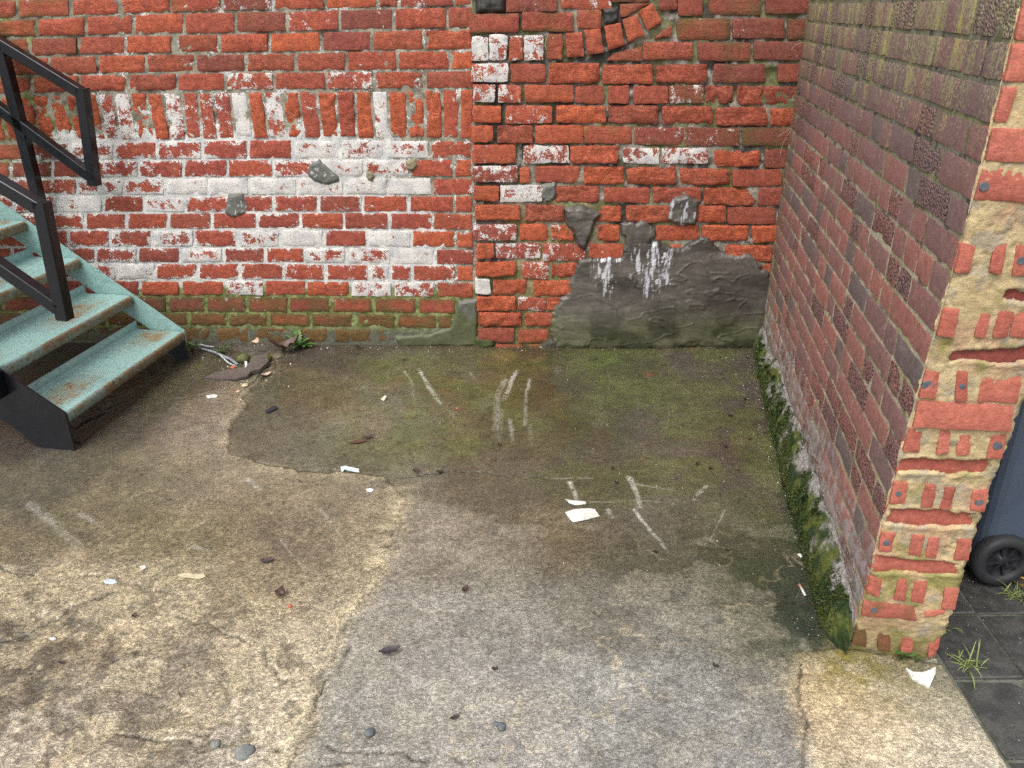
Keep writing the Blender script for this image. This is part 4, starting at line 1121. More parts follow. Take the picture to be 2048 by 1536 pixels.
# white scuffs dragged over the surface
SCUFF = [([(838, 738), (858, 775), (880, 806)], .020, .85), ([(880, 806), (910, 835)], .010, .35), ([(808, 742), (822, 760), (828, 800)], .016, .3), ([(1032, 742), (1020, 770), (1008, 800)], .022, .85), ([(1010, 760), (995, 790), (990, 860)], .03, .35), ([(1060, 758), (1052, 790), (1050, 850)], .016, .6), ([(1020, 840), (1026, 885)], .02, .45),
         ([(1000, 820), (998, 880)], .03, .22), ([(1060, 850), (1062, 890)], .02, .2), ([(940, 745), (952, 760)], .014, .35), ([(1140, 965), (1148, 985), (1155, 1010)], .020, .8), ([(1258, 955), (1272, 985), (1282, 1015)], .020, .85), ([(1268, 1020), (1300, 1060), (1330, 1095)], .014, .8), ([(1412, 972), (1385, 1000)], .016, .55), ([(1215, 1018), (1225, 1035)], .016, .55),
         ([(1270, 968), (1310, 975), (1350, 982)], .008, .45), ([(1180, 1004), (1300, 1002), (1360, 1010)], .006, .3), ([(1100, 957), (1185, 957)], .008, .45), ([(495, 962), (520, 980)], .020, .7), ([(385, 1094), (420, 1104)], .014, .6), ([(160, 1030), (195, 1048)], .022, .4), ([(60, 1010), (110, 1050), (160, 1100)], .035, .3), ([(1370, 1410), (1420, 1422), (1490, 1440)], .010, .4), ([(880, 1180), (830, 1195)], .010, .3),
         ([(640, 1020), (672, 1060), (700, 1110)], .006, .45), ([(560, 1080), (600, 1130), (660, 1165)], .006, .45), ([(1450, 1020), (1420, 1080), (1455, 1100)], .005, .4), ([(1340, 820), (1330, 870)], .006, .2)]
for k_, (pts, wd, st) in enumerate(SCUFF):
    d_, al = line_d(X + .008 * (fbm(X, Y, 30, 2, 262) - .5), Y, wxy(pts))
    gr = .5 * fbm(X * 1.6, Y, 75, 3, 260 + k_) + .5 * vnoise(d_ * 330 + k_, al * 5, 240 + k_)
    m_ = np.exp(-(d_ / (wd * .50)) ** 4) * sstep(.38, .56, gr + .10) * (1.0 - .6 * al)
    col = mixc(col, np.array([.62, .62, .55]), np.clip(m_, 0, 1) * st * .88)
# cracks
CRACK = [([(-60, 905), (120, 880), (205, 832), (300, 812), (385, 797), (430, 792), (487, 785)], .0036), ([(205, 826), (268, 800), (330, 762), (372, 746), (420, 742)], .0036), ([(430, 765), (505, 770), (560, 715)], .005), ([(395, 790), (460, 770)], .0036), ([(1100, 957), (1010, 950), (900, 942), (800, 955)], .0030), ([(610, 1480), (700, 1505), (860, 1512), (1000, 1520)], .004), ([(1603, 1320), (1602, 1400), (1608, 1470), (1612, 1560)], .005), ([(700, 1290), (668, 1350), (632, 1400), (625, 1470)], .005), ([(330, 1225), (440, 1260), (520, 1300), (560, 1370), (520, 1400)], .0034), ([(240, 1460), (330, 1480), (430, 1476)], .0036), ([(0, 1130), (90, 1160), (210, 1150), (330, 1190)], .0032), ([(-20, 1290), (60, 1260), (150, 1215), (230, 1185)], .005), ([(1690, 1292), (1790, 1318), (1885, 1325)], .007), ([(560, 1500), (620, 1530), (700, 1528)], .006)]
for k_, (pts, wd) in enumerate(CRACK):
    d_, al = line_d(jx, jy, wxy(pts))
    k2 = np.exp(-(d_ / (wd * (.5 + fbm(X, Y, 40, 2, 275)))) ** 2) * sstep(.22, .42, fbm(X, Y, 9, 3, 276))
    hgt = hgt - .008 * k2
    col = mixc(col, lin((34, 32, 26)), k2 * .85)
# dirt and dark specks
sp = sstep(.70, .78, fbm(X, Y, 60, 3, 271, .6)) * sstep(-2.6, -1.2, Y)
col = mixc(col, lin((44, 38, 30)), sp * .6)
edge_dirt = sstep(.10, .0, -Y + .04 * (fbm(X, Y, 12, 3, 272) - .5) - .01)
col = mixc(col, lin((70, 58, 46)), edge_dirt * .6)
# wetness and grain for the shader
wet = np.clip(.45 + .5 * (fbm(X, Y, 2.6, 4, 281) - .5) + .30 * sstep(-.9, .9, X) + .15 * sstep(-2.6, -1.0, Y), 0, 1)
grain = np.clip(.25 + .75 * sstep(-1.1, -2.1, Y) * (1 - .35 * smooth) + .25 * lip, 0, 1)
uW = (X - C0[0]) * DW[0] + (Y - C0[1]) * DW[1]; tW = (X - C0[0]) * EW[0] + (Y - C0[1]) * EW[1]
inpath = np.where(uW < 2.18, sstep(.10, .11, tW), sstep(1.268, 1.276, X + .02 * (Y + 2.4)))
hgt = hgt - .05 * inpath
Z = SLOPE * np.clip(Y, -3.3, 0) + hgt
idx = np.arange(nxg * nyg).reshape(nyg, nxg)
fg = np.stack([idx[:-1, :-1], idx[:-1, 1:], idx[1:, 1:], idx[1:, :-1]], -1).reshape(-1, 4)


def mat_ground():
    N = NT('wet_concrete')
    p = N.pos()
    base = N.attr('col', out='Color'); wet = N.attr('wet'); gr = N.attr('grain'); sm = N.attr('smooth')
    fine = N.noise(p, 210, 5, .7); mid = N.noise(p, 75, 5, .68, .4); big = N.noise(p, 14, 5, .6)
    drag = N.noise(N.scalev(p, (1.0, 1.7, 1)), 70, 4, .60, 1.0)
    c1 = N.math('ADD', N.math('MULTIPLY', mid, .55), N.math('MULTIPLY', fine, .45))
    lo = N.mapr(gr, 0, 1, .84, .66); hi = N.mapr(gr, 0, 1, 1.15, 1.30)
    n = N.t.nodes.new('ShaderNodeMapRange')
    N.put(n.inputs[0], c1); n.inputs[1].default_value = .42; n.inputs[2].default_value = .58
    N.put(n.inputs[3], lo); N.put(n.inputs[4], hi)
    col = N.gain(base, n.outputs[0])
    col = N.gain(col, N.mapr(big, .3, .7, .82, 1.16))
    # wrinkled, rain-worn skin: its shading painted as dark creases and pale ridges
    warp = N.noise(N.scalev(p, (1.0, 1.3, 1)), 26, 6, .62, 1.3)
    cr1 = N.ss(N.math('ABSOLUTE', N.math('SUBTRACT', drag, .5)), .0, .055); cr2 = N.ss(N.math('ABSOLUTE', N.math('SUBTRACT', warp, .5)), .0, .045)
    crs = N.math('MULTIPLY', N.mapr(cr1, 0, 1, .70, 1.12), N.mapr(cr2, 0, 1, .62, 1.14))
    n5 = N.t.nodes.new('ShaderNodeMix'); n5.data_type = 'FLOAT'
    N.put(n5.inputs[0], gr); n5.inputs[2].default_value = 1.0; N.put(n5.inputs[3], crs)
    col = N.gain(col, n5.outputs[0])
    # pale grains and dark specks
    col = N.mix(N.ss(N.noise(p, 330, 3, .6), .67, .73, 0, .3), col, (.5, .48, .42))
    col = N.mix(N.ss(N.noise(p, 160, 4, .7), .66, .72, 0, .5), col, (.035, .03, .022))
    h = N.math('ADD', N.math('MULTIPLY', mid, .5), N.math('MULTIPLY', drag, .6))
    h = N.math('ADD', h, N.math('MULTIPLY', fine, .3))
    h = N.math('ADD', h, N.math('MULTIPLY', N.math('ADD', cr1, cr2), .22))
    wv = N.math('ADD', wet, N.math('MULTIPLY', N.math('SUBTRACT', big, .5), .8), clamp=True)
    N.set(Base_Color=col, Roughness=N.mapr(wv, .15, .9, .42, .14), Specular_IOR_Level=.5, Normal=N.bump(h, .85, .0045), Coat_Weight=N.mapr(wv, .2, .75, .2, 1.0), Coat_Roughness=.10, Coat_IOR=1.4)
    return N.m


M_GROUND = mat_ground()
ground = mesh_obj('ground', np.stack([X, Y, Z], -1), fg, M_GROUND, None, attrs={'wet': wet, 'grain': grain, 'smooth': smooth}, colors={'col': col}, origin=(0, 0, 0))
ground['kind'] = 'structure'


def ground_z(x, y):
    i = int(np.clip(np.searchsorted(GX, x), 1, nxg - 1)); j = int(np.clip(np.searchsorted(GY, y), 1, nyg - 1))
    return float(Z.reshape(nyg, nxg)[j, i])


# ------------------------------------------------------------------ path of dark flags on the far side of the wall
pave = empty('pavement', (1.8, -2.2, -.05))
pave['kind'] = 'structure'
NP = NT('dark_wet_flag')
pp = NP.pos(); a1 = NP.noise(pp, 18, 5, .6); a2 = NP.noise(pp, 180, 4, .65)
cc = NP.mix(NP.ss(a1, .35, .65), (.040, .040, .037), (.068, .066, .060))
cc = NP.gain(cc, NP.mapr(a2, .3, .7, .7, 1.35))
cc = NP.mix(NP.ss(NP.noise(pp, 260, 3), .68, .73, 0, .6), cc, (.4, .4, .37))
NP.set(Base_Color=cc, Roughness=NP.mapr(a1, .3, .7, .22, .48), Specular_IOR_Level=.5, Normal=NP.bump(NP.math('ADD', a2, a1), .35, .004))
M_FLAG = NP.m
xs_ = [1.284, 1.492, 1.70, 1.908, 2.116, 2.324, 2.53]
for i in range(len(xs_) - 1):
    y0 = -3.49 + (0.0 if i % 2 == 0 else .135)
    k = 0
    y0 = -3.49
    while y0 < -0.05:
        y1 = min(y0 + .27, -.04)
        g = .004; zt = SLOPE * ((y0 + y1) / 2) - .008 + RNG.uniform(-.0025, .0025)
        tx, ty = RNG.uniform(-.003, .003), RNG.uniform(-.003, .003)
        x0, x1 = xs_[i] + g, xs_[i + 1] - g
        b = .004
        vs = [(x0, y0 + g, zt - .05), (x1, y0 + g, zt - .05), (x1, y1 - g, zt - .05), (x0, y1 - g, zt - .05),
              (x0, y0 + g, zt - b - tx), (x1, y0 + g, zt - b + tx), (x1, y1 - g, zt - b + tx), (x0, y1 - g, zt - b - tx),
              (x0 + b, y0 + g + b, zt - tx), (x1 - b, y0 + g + b, zt + tx), (x1 - b, y1 - g - b, zt + tx), (x0 + b, y1 - g - b, zt - tx)]
        m = MB(); m.add(vs, [(0, 1, 5, 4), (1, 2, 6, 5), (2, 3, 7, 6), (3, 0, 4, 7), (4, 5, 9, 8), (5, 6, 10, 9), (6, 7, 11, 10), (7, 4, 8, 11), (8, 9, 10, 11)])
        # only outside the side wall
        inwall = np.dot(np.array([x1, (y0 + y1) / 2, 0]) - C0, EW)
        uu = np.dot(np.array([(x0 + x1) / 2, (y0 + y1) / 2, 0]) - C0, DW)
        if not (uu < 2.2 and inwall < THICK + .01):
            m.build('paving_flag', M_FLAG, pave)
        y0 += .27
jm = MB()
jm.hexa([(1.27, -3.6, -.13), (2.6, -3.6, -.13), (2.6, -.03, -.13), (1.27, -.03, -.13), (1.27, -3.6, SLOPE * -3.6 - .014), (2.6, -3.6, SLOPE * -3.6 - .014), (2.6, -.03, -.0146), (1.27, -.03, -.0146)])
jm.build('joint_bed', mat_plain('joint_sand', (.12, .12, .105), (.06, .07, .04), .9, 40), pave)

# ------------------------------------------------------------------ steel stairs on the left
def mat_teal():
    N = NT('teal_paint')
    p = N.pos()
    n1 = N.noise(p, 9, 5, .6); n2 = N.noise(p, 40, 6, .7); n3 = N.noise(p, 170, 4, .6)
    rust = N.attr('rust')
    col = N.mix(n1, (0.195, 0.345, 0.330), (0.285, 0.445, 0.42))
    col = N.gain(col, N.mapr(n2, .3, .7, .78, 1.2))
    # trodden dirt, chips, rust
    dm = N.math('ADD', N.math('MULTIPLY', rust, .55), N.math('MULTIPLY', N.math('SUBTRACT', n2, .5), 1.3))
    col = N.mix(N.ss(dm, .18, .60, 0, .8), col, N.mix(n3, (0.12, 0.12, 0.085), (0.27, 0.25, 0.16)))
    rm = N.math('ADD', N.math('MULTIPLY', rust, .45), N.math('MULTIPLY', N.math('SUBTRACT', N.noise(p, 15, 8, .72), .5), 2.0))
    col = N.mix(N.ss(rm, .40, .58, 0, .85), col, N.mix(n3, (0.15, 0.085, 0.035), (0.29, 0.18, 0.075)))
    ck = N.math('ADD', N.math('SUBTRACT', N.noise(N.scalev(p, (1, 1, 1)), 85, 4, .6, 1.2), .5), N.math('MULTIPLY', rust, .07))
    col = N.mix(N.ss(ck, .15, .19, 0, .85), col, (0.035, 0.04, 0.04))
    N.set(Base_Color=col, Roughness=N.mapr(n2, .3, .7, .35, .65), Specular_IOR_Level=.5, Normal=N.bump(N.math('ADD', n2, N.math('MULTIPLY', n3, .4)), .35, .003))
    return N.m


def mat_black():
    N = NT('black_gloss_paint')
    p = N.pos()
    n1 = N.noise(p, 30, 5, .6); n2 = N.noise(p, 150, 4, .6)
    col = N.mix(n1, (0.004, 0.0048, 0.0075), (0.010, 0.011, 0.0145))
    col = N.mix(N.ss(n2, .70, .75, 0, .4), col, (.25, .24, .22))
    N.set(Base_Color=col, Roughness=N.mapr(n1, .3, .7, .14, .36), Specular_IOR_Level=.5, Normal=N.bump(n1, .2, .002))
    return N.m


M_TEAL = mat_teal(); M_BLACK = mat_black()
WV = np.array([.16, .987, 0]); UPV = np.array([-.987, .16, 0])
SB = np.array([-1.728, -.22, 0]); SA = SB - WV * .945
stair = empty('steel_staircase', tuple(SA + WV * .47 + UPV * .6 + np.array([0, 0, -.02])))
tag(stair, 'pale teal steel staircase with worn rusty treads, black outer side and black handrails', 'staircase')
RISE, GO, NTR = .1855, .2545, 7


def sp_(s, z, t):           # s up the flight, z height, t across from the near stringer (0) to the wall side (.945)
    return SA + UPV * s + WV * t + np.array([0, 0, z])


def rust_obj(name, mb, base_rust, parent=None, smooth=False):
    o = mb.build(name, M_TEAL, parent if parent is not None else stair, smooth)
    v = np.array(mb.v)
    a = o.data.attributes.new('rust', 'FLOAT', 'POINT')
    a.data.foreach_set('value', np.asarray([base_rust(q) for q in v], np.float32))
    return o


def tread(k):
    s0 = k * GO; z = .166 + k * RISE
    mb = MB()
    nt = 16
    # profile: lip under the nose, tread, upstand at the back
    prof = [(s0 + .004, z - .050), (s0 - .004, z - .046), (s0 - .006, z - .010), (s0 + .000, z - .001), (s0 + .012, z + .001), (s0 + .09, z), (s0 + .17, z), (s0 + .245, z), (s0 + .258, z + .003), (s0 + .262, z + .014), (s0 + .262, z + .048)]
    th = .004
    vs = []
    for i in range(nt + 1):
        t = .006 + (.945 - .012) * i / nt
        for (s_, z_) in prof:
            dz = .0012 * math.sin(7 * t + k) if .02 < s_ - s0 < .24 else 0
            vs.append(sp_(s_, z_ + dz, t))
    n = len(prof)
    fs = [(i * n + j, (i + 1) * n + j, (i + 1) * n + j + 1, i * n + j + 1) for i in range(nt) for j in range(n - 1)]
    mb.add(vs, fs)
    # underside a little below, so the plate has thickness
    vs2 = [np.array(v) + UPV * (th if j % n < 4 else (-th if j % n > 8 else 0)) * 1.0 - np.array([0, 0, th if 3 <= j % n <= 9 else 0]) for j, v in enumerate(vs)]
    mb.add(vs2, [f[::-1] for f in fs])
    rim = []
    b = len(vs)
    for i in range(nt):
        rim.append((i * n, i * n + b, (i + 1) * n + b, (i + 1) * n)); rim.append((i * n + n - 1, (i + 1) * n + n - 1, (i + 1) * n + n - 1 + b, i * n + n - 1 + b))
    mb.f += rim

    def rf(q):
        d = q - SA
        s_ = np.dot(d, UPV) - s0; t_ = np.dot(d, WV)
        return 1.15 if (s_ < .006 and t_ > .25) else (.75 if s_ < .006 else (.65 + .35 * math.sin(t_ * 9 + k * 2) if .02 < s_ < .20 else .25))
    return rust_obj('tread', mb, rf, smooth=True)


for k in range(NTR):
    tread(k)
# wall-side stringer, teal: a plate with a turned top edge
mb = MB()
E0, E1 = 0, NTR
zs = lambda s: .166 + s * RISE / GO


def plate(mb, t0, t1, s_a, s_b, top, bot):
    pts = []
    for (s_, dz) in ((s_a, bot), (s_b, bot), (s_b, top), (s_a, top)):
        pts.append((s_, zs(s_) + dz))
    P8 = [sp_(s_, z_, t0) for s_, z_ in pts] + [sp_(s_, z_, t1) for s_, z_ in pts]
    mb.hexa(P8)


pts_ = [(-.004, .110), (.10, .105), (1.80, zs(1.80) - .20), (1.80, zs(1.80) + .004), (-.004, .170)]
np_s = len(pts_)
mb.add([sp_(s_, z_, .945) for s_, z_ in pts_] + [sp_(s_, z_, .953) for s_, z_ in pts_], [tuple(range(np_s)), tuple(range(np_s, 2 * np_s))[::-1]] + [(i, np_s + i, np_s + (i + 1) % np_s, (i + 1) % np_s) for i in range(np_s)])
rust_obj('wall_stringer', mb, lambda q: .18)
for k in range(NTR):                                  # fixing angles under each tread end
    for t_ in (.918, .012):
        m2 = MB()
        m2.hexa([sp_(k * GO + .02, zs(k * GO) - .05, t_), sp_(k * GO + .24, zs(k * GO) - .05, t_), sp_(k * GO + .24, zs(k * GO) - .05, t_ + .018), sp_(k * GO + .02, zs(k * GO) - .05, t_ + .018),
                 sp_(k * GO + .02, zs(k * GO) - .006, t_), sp_(k * GO + .24, zs(k * GO) - .006, t_), sp_(k * GO + .24, zs(k * GO) - .006, t_ + .018), sp_(k * GO + .02, zs(k * GO) - .006, t_ + .018)])
        rust_obj('tread_angle', m2, lambda q: .8)
# near stringer, black outside: pentagon foot standing on the yard
mb = MB()
front = [(-.004, -.03), (-.004, .170), (1.80, zs(1.80) + .004), (1.80, zs(1.80) - .23), (.24, .06), (.16, -.03)]
vs = [sp_(s_, z_, 0.0) for s_, z_ in front] + [sp_(s_, z_, -.008) for s_, z_ in front]
n = len(front)
mb.add(vs, [tuple(range(n))[::-1], tuple(range(n, 2 * n))] + [(i, (i + 1) % n, n + (i + 1) % n, n + i) for i in range(n)])
mb.build('outer_stringer', M_BLACK, stair)
mb = MB()
front = [(.0, -.01), (.0, .118), (.18, .118), (.05, -.01)]
vs = [sp_(s_, z_, .944) for s_, z_ in front] + [sp_(s_, z_, .938) for s_, z_ in front]
n = 4
mb.add(vs, [tuple(range(n))[::-1], tuple(range(n, 2 * n))] + [(i, (i + 1) % n, n + (i + 1) % n, n + i) for i in range(n)])
mb.build('foot_plate', M_BLACK, stair)
mb = MB(); mb.bar(sp_(.02, -.004, .05), sp_(.02, -.004, .90), .03, .012); mb.build('floor_angle', mat_plain('rusty_black', (.03, .028, .026), (.10, .055, .03), .7, 60), stair)
for dx in (0, .03):
    mb = MB(); c = sp_(.03 + dx, .0, .97)
    mb.tube([c + np.array([0, 0, -.02]), c + np.array([0, 0, .012])], .009, 6); mb.build('anchor_bolt', mat_plain('rusty_bolt', (.06, .04, .03), (.03, .025, .02), .7, 100), stair)


def rail_set(t, s_end, z_top, z_bot, lean, supports):
    sl = RISE / GO
    T_ = .050
    hr = []
    s_far = 1.8
    a = sp_(s_end, z_top, t); b = sp_(s_end + lean, z_bot, t)
    m = MB(); m.bar(a + np.array([0, 0, .021]), b - np.array([0, 0, .012]), T_, T_, upv=UPV, bev=.005); end = m.build('rail_end_post', M_BLACK, stair, smooth=False)
    m = MB(); m.bar(a + UPV * .012 + np.array([0, 0, .0]), sp_(s_far, z_top + (s_far - s_end) * sl * .80, t), T_, T_, bev=.005); m.build('top_rail', M_BLACK, stair)
    m = MB(); m.bar(b + UPV * .012 + np.array([0, 0, .034]), sp_(s_far, z_bot + .034 + (s_far - s_end) * sl * 1.0, t), T_, T_, bev=.005); m.build('lower_rail', M_BLACK, stair)
    for s_ in supports:
        m = MB(); m.bar(sp_(s_, zs(s_) - .12, t), sp_(s_, z_top + (s_ - s_end) * sl * .80, t), T_, T_, upv=UPV, bev=.005); m.build('rail_post', M_BLACK, stair)


rail_set(.98, .31, 1.345, .922, .045, (.685, 1.65))
rail_set(-.035, -.165, 1.045, .620, .024, (.262, 1.20))

# ------------------------------------------------------------------ wheeled bin beyond the side wall
def mat_plastic(name, c, rough=.45):
    N = NT(name)
    p = N.pos()
    n1 = N.noise(p, 14, 5, .6); n2 = N.noise(p, 300, 3)
    col = N.gain(N.mix(n1, tuple(.8 * x for x in c), tuple(1.2 * x for x in c)), N.mapr(n2, .3, .7, .9, 1.1))
    col = N.mix(N.ss(N.noise(p, 120, 4, .7), .66, .74, 0, .35), col, (.25, .25, .24))
    N.set(Base_Color=col, Roughness=N.mapr(n1, .3, .7, rough - .1, rough + .1), Specular_IOR_Level=.4, Normal=N.bump(n2, .15, .001))
    return N.m


M_BIN = mat_plastic('blue_grey_plastic', (.075, .098, .138)); M_TYRE = mat_plastic('grey_black_rubber', (.028, .029, .032), .6); M_HUB = mat_plastic('black_plastic', (.020, .021, .025), .5)
wc = np.array([1.628, -2.045, .0]); zg = SLOPE * -2.0 - .008
bx0, bx1, by0, by1 = 1.56, 2.12, -1.985, -1.50
wbin = empty('wheeled_bin', ((bx0 + bx1) / 2, (by0 + by1) / 2, zg))
tag(wbin, 'dark blue grey wheeled bin behind the broken end of the side wall', 'bin')


def ring_box(x0, x1, y0, y1, z, r):
    out = []
    for (sx, sy, a0) in ((x1 - r, y1 - r, 0), (x0 + r, y1 - r, 90), (x0 + r, y0 + r, 180), (x1 - r, y0 + r, 270)):
        for k in range(5):
            an = math.radians(a0 + 22.5 * k)
            out.append((sx + r * math.cos(an), sy + r * math.sin(an), z))
    return out


m = MB(); rings = []
for (t, z_) in ((0, .03), (.04, .06), (.5, .5), (.95, .93), (1.12, .95), (1.12, 1.0)):
    g = .045 * t
    rings.append(ring_box(bx0 - g, bx1 + g, by0 - g * .8, by1 + g * .8, zg + z_, .05))
vs = [q for r in rings for q in r]; n = 20
m.add(vs, [(i * n + k, i * n + (k + 1) % n, (i + 1) * n + (k + 1) % n, (i + 1) * n + k) for i in range(len(rings) - 1) for k in range(n)] + [tuple(range(n))[::-1], tuple(range((len(rings) - 1) * n, len(rings) * n))])
m.build('body', M_BIN, wbin)
m = MB(); rings = [ring_box(bx0 - .065, bx1 + .065, by0 - .055, by1 + .055, zg + 1.003, .06), ring_box(bx0 - .065, bx1 + .065, by0 - .055, by1 + .055, zg + 1.04, .06), ring_box(bx0 + .05, bx1 - .05, by0 + .06, by1 - .06, zg + 1.08, .05)]
vs = [q for r in rings for q in r]
m.add(vs, [(i * n + k, i * n + (k + 1) % n, (i + 1) * n + (k + 1) % n, (i + 1) * n + k) for i in range(2) for k in range(n)] + [tuple(range(n))[::-1], tuple(range(2 * n, 3 * n))])
m.build('lid', M_BIN, wbin)
m = MB(); m.tube([(bx0 - .09, by0 + .06, zg + .97), (bx0 - .09, by1 - .06, zg + .97)], .014, 10)
for yy in (by0 + .06, by1 - .06): m.bar((bx0 - .04, yy, zg + .96), (bx0 - .10, yy, zg + .97), .02, .03)
m.build('handle', M_BIN, wbin)
for side_y, sg in ((by0 - .032, -1), (by1 + .032, 1)):
    R = .100; c = np.array([1.618, side_y + .02, zg + R + .004])
    # tyre
    m = MB(); N_ = 40; prof = [(.060, .022), (.072, .026), (.088, .024), (.0955, .014), (.097, 0), (.0955, -.014), (.088, -.024), (.072, -.026), (.060, -.022)]
    vs = []
    for i in range(N_):
        an = 2 * math.pi * i / N_
        for (r, w) in prof: vs.append(c + np.array([r * math.cos(an), w, r * math.sin(an)]))
    q = len(prof)
    m.add(vs, [(i * q + j, ((i + 1) % N_) * q + j, ((i + 1) % N_) * q + (j + 1) % q, i * q + (j + 1) % q) for i in range(N_) for j in range(q)])
    wheel = m.build('wheel', M_TYRE, wbin, smooth=True)
    m = MB(); prof = [(.070, .020 * sg), (.066, .021 * sg), (.062, .010 * sg), (.060, .004 * sg), (.022, .004 * sg), (.018, .014 * sg), (.012, .017 * sg), (.001, .017 * sg)]
    vs = []
    for i in range(N_):
        an = 2 * math.pi * i / N_
        for (r, w) in prof: vs.append(c + np.array([r * math.cos(an), w, r * math.sin(an)]))
    q = len(prof)
    m.add(vs, [(i * q + j, ((i + 1) % N_) * q + j, ((i + 1) % N_) * q + j + 1, i * q + j + 1) for i in range(N_) for j in range(q - 1)])
    m.build('rim', M_HUB, wheel, smooth=True)
    for k in range(8):
        an = 2 * math.pi * k / 8 + .25
        m = MB(); dirv = np.array([math.cos(an), 0, math.sin(an)])
        m.bar(c + dirv * .016 + np.array([0, .010 * sg, 0]), c + dirv * .063 + np.array([0, .008 * sg, 0]), .006, .012, upv=(0, 1, 0))
        m.build('spoke', M_HUB, wheel)
m = MB(); m.tube([(1.628, by0 - .04, zg + .097), (1.628, by1 + .04, zg + .097)], .008, 8); m.build('axle', M_HUB, wbin)

# ------------------------------------------------------------------ plants, leaves, litter and grit
rg = random.Random(77)
M_LEAFV = mat_vcol('leaf_surface', .5, 60, 300, .4, .002, .25, .4)
M_LITTER = mat_vcol('litter_surface', .5, 60, 260, .4, .002, .34, .4, speck=.35)
M_STONE = mat_vcol('stone_surface', .65, 70, 260, .7, .004, .3, .4)


def gp(u, v, lift=0.0):
    p_ = gpt(u, v); p_[2] = ground_z(p_[0], p_[1]) + lift
    return p_


class VM:
    """mesh with a colour per vertex"""
    def __init__(self): self.v = []; self.f = []; self.c = []

    def add(self, vs, fs, c):
        b = len(self.v); self.v += [tuple(map(float, q)) for q in vs]; self.f += [tuple(i + b for i in q) for q in fs]
        self.c += [tuple(c)] * len(vs) if np.ndim(c) == 1 else [tuple(q) for q in c]

    def build(self, name, mat, parent=None, smooth=True, origin=None):
        return mesh_obj(name, self.v, self.f, mat, parent, smooth, colors={'col': np.array(self.c)}, origin=origin)


def blade(vm, base, direction, length, width, bend, c0, c1, n=6, up=(0, 0, 1), serr=0.0, fold=.25, droop=0.0):
    """one leaf: a strip either side of a midrib that arches over; optionally toothed"""
    d = np.asarray(direction, float); d /= np.linalg.norm(d)
    upv = np.asarray(up, float)
    s = np.cross(d, upv); s /= (np.linalg.norm(s) + 1e-9)
    nrm = np.cross(s, d)
    P, ang = np.asarray(base, float), 0.0
    vs, cs, fs = [], [], []
    pos = P.copy(); dirv = d.copy()
    for i in range(n + 1):
        t = i / n
        w = width * (math.sin(math.pi * min(.98, .12 + .86 * t)) ** .8) * (1 + serr * (1 if i % 2 else -1) * (t > .12))
        if i == n: w = width * .04
        side_up = nrm * abs(w) * fold
        vs += [pos - s * w / 2 + side_up, pos, pos + s * w / 2 + side_up]
        c = np.asarray(c0) * (1 - t) + np.asarray(c1) * t
        cs += [c * .9, c * 1.15, c * .9]
        a = bend / n
        dirv = dirv * math.cos(a) - nrm * math.sin(a); dirv /= np.linalg.norm(dirv); nrm = np.cross(s, dirv)
        pos = pos + dirv * length / n
    for i in range(n):
        for j in range(2):
            fs.append((i * 3 + j, i * 3 + j + 1, (i + 1) * 3 + j + 1, (i + 1) * 3 + j))
    vm.add(vs, fs, cs)


def leaf_flat(name, u, v, size, wid, rot, curl, col, label, cat='leaf', group=None, lobes=0, lift=.003, crumple=.15):
    c = gp(u, v, lift); n, mcols = 9, 5
    vm = VM(); sd = rg.randrange(9999)
    a = rot; ex = np.array([math.cos(a), math.sin(a), 0]); ey = np.array([-math.sin(a), math.cos(a), 0])
    vs, cs = [], []
    for i in range(n):
        t = i / (n - 1); w = wid * (math.sin(math.pi * min(.985, max(.02, t))) ** .7)
        if lobes: w *= .62 + .38 * math.cos(t * lobes * 2 * math.pi) ** 2
        for j in range(mcols):
            q = (j / (mcols - 1) - .5) * 2
            x = (t - .5) * size; y = q * w / 2
            z = curl * size * (t - .5) ** 2 * 2 + crumple * wid * float(fbm(x * 1.0 + sd, y * 1.0, 60, 3, 5)) + curl * .5 * wid * q * q
            vs.append(c + ex * x + ey * y + np.array([0, 0, z]))
            cs.append(np.asarray(col) * (.75 + .5 * rg.random()) * (1.15 if j == 2 else 1))
    fs = [(i * mcols + j, (i + 1) * mcols + j, (i + 1) * mcols + j + 1, i * mcols + j + 1) for i in range(n - 1) for j in range(mcols - 1)]
    b = len(vs)
    vs2 = [q - np.array([0, 0, .0008]) for q in vs]
    vm.add(vs, fs, np.array(cs)); vm.add(vs2, [f[::-1] for f in fs], np.array(cs))
    o = vm.build(name, M_LEAFV)
    return tag(o, label, cat, group)


def pebble(name, u, v, r, col, label, flat=.6, group=None, cat='stone', elong=1.0, rot=0.0, sink=.3, z=None, seed_=0):
    c = gp(u, v); 
    if z is not None: c[2] += z
    vm = VM(); nu, nv = 10, 7; vs, cs = [], []
    for i in range(nv):
        ph = math.pi * i / (nv - 1)
        for j in range(nu):
            th = 2 * math.pi * j / nu
            k = 1 + .35 * (float(fbm(math.cos(th) * math.sin(ph) + seed_ * 3.1, math.cos(ph) + math.sin(th) * math.sin(ph), 1.3, 3, seed_ + 5)) - .5) * 2
            x = r * k * math.sin(ph) * math.cos(th) * elong; y = r * k * math.sin(ph) * math.sin(th); zz_ = r * k * flat * math.cos(ph)
            vs.append(c + np.array([x * math.cos(rot) - y * math.sin(rot), x * math.sin(rot) + y * math.cos(rot), zz_ + r * flat * (1 - sink)]))
            cs.append(np.asarray(col) * (.8 + .4 * rg.random()))
    fs = [(i * nu + j, (i + 1) * nu + j, (i + 1) * nu + (j + 1) % nu, i * nu + (j + 1) % nu) for i in range(nv - 1) for j in range(nu)]
    vm.add(vs, fs, np.array(cs))
    return tag(vm.build(name, M_STONE), label, cat, group)


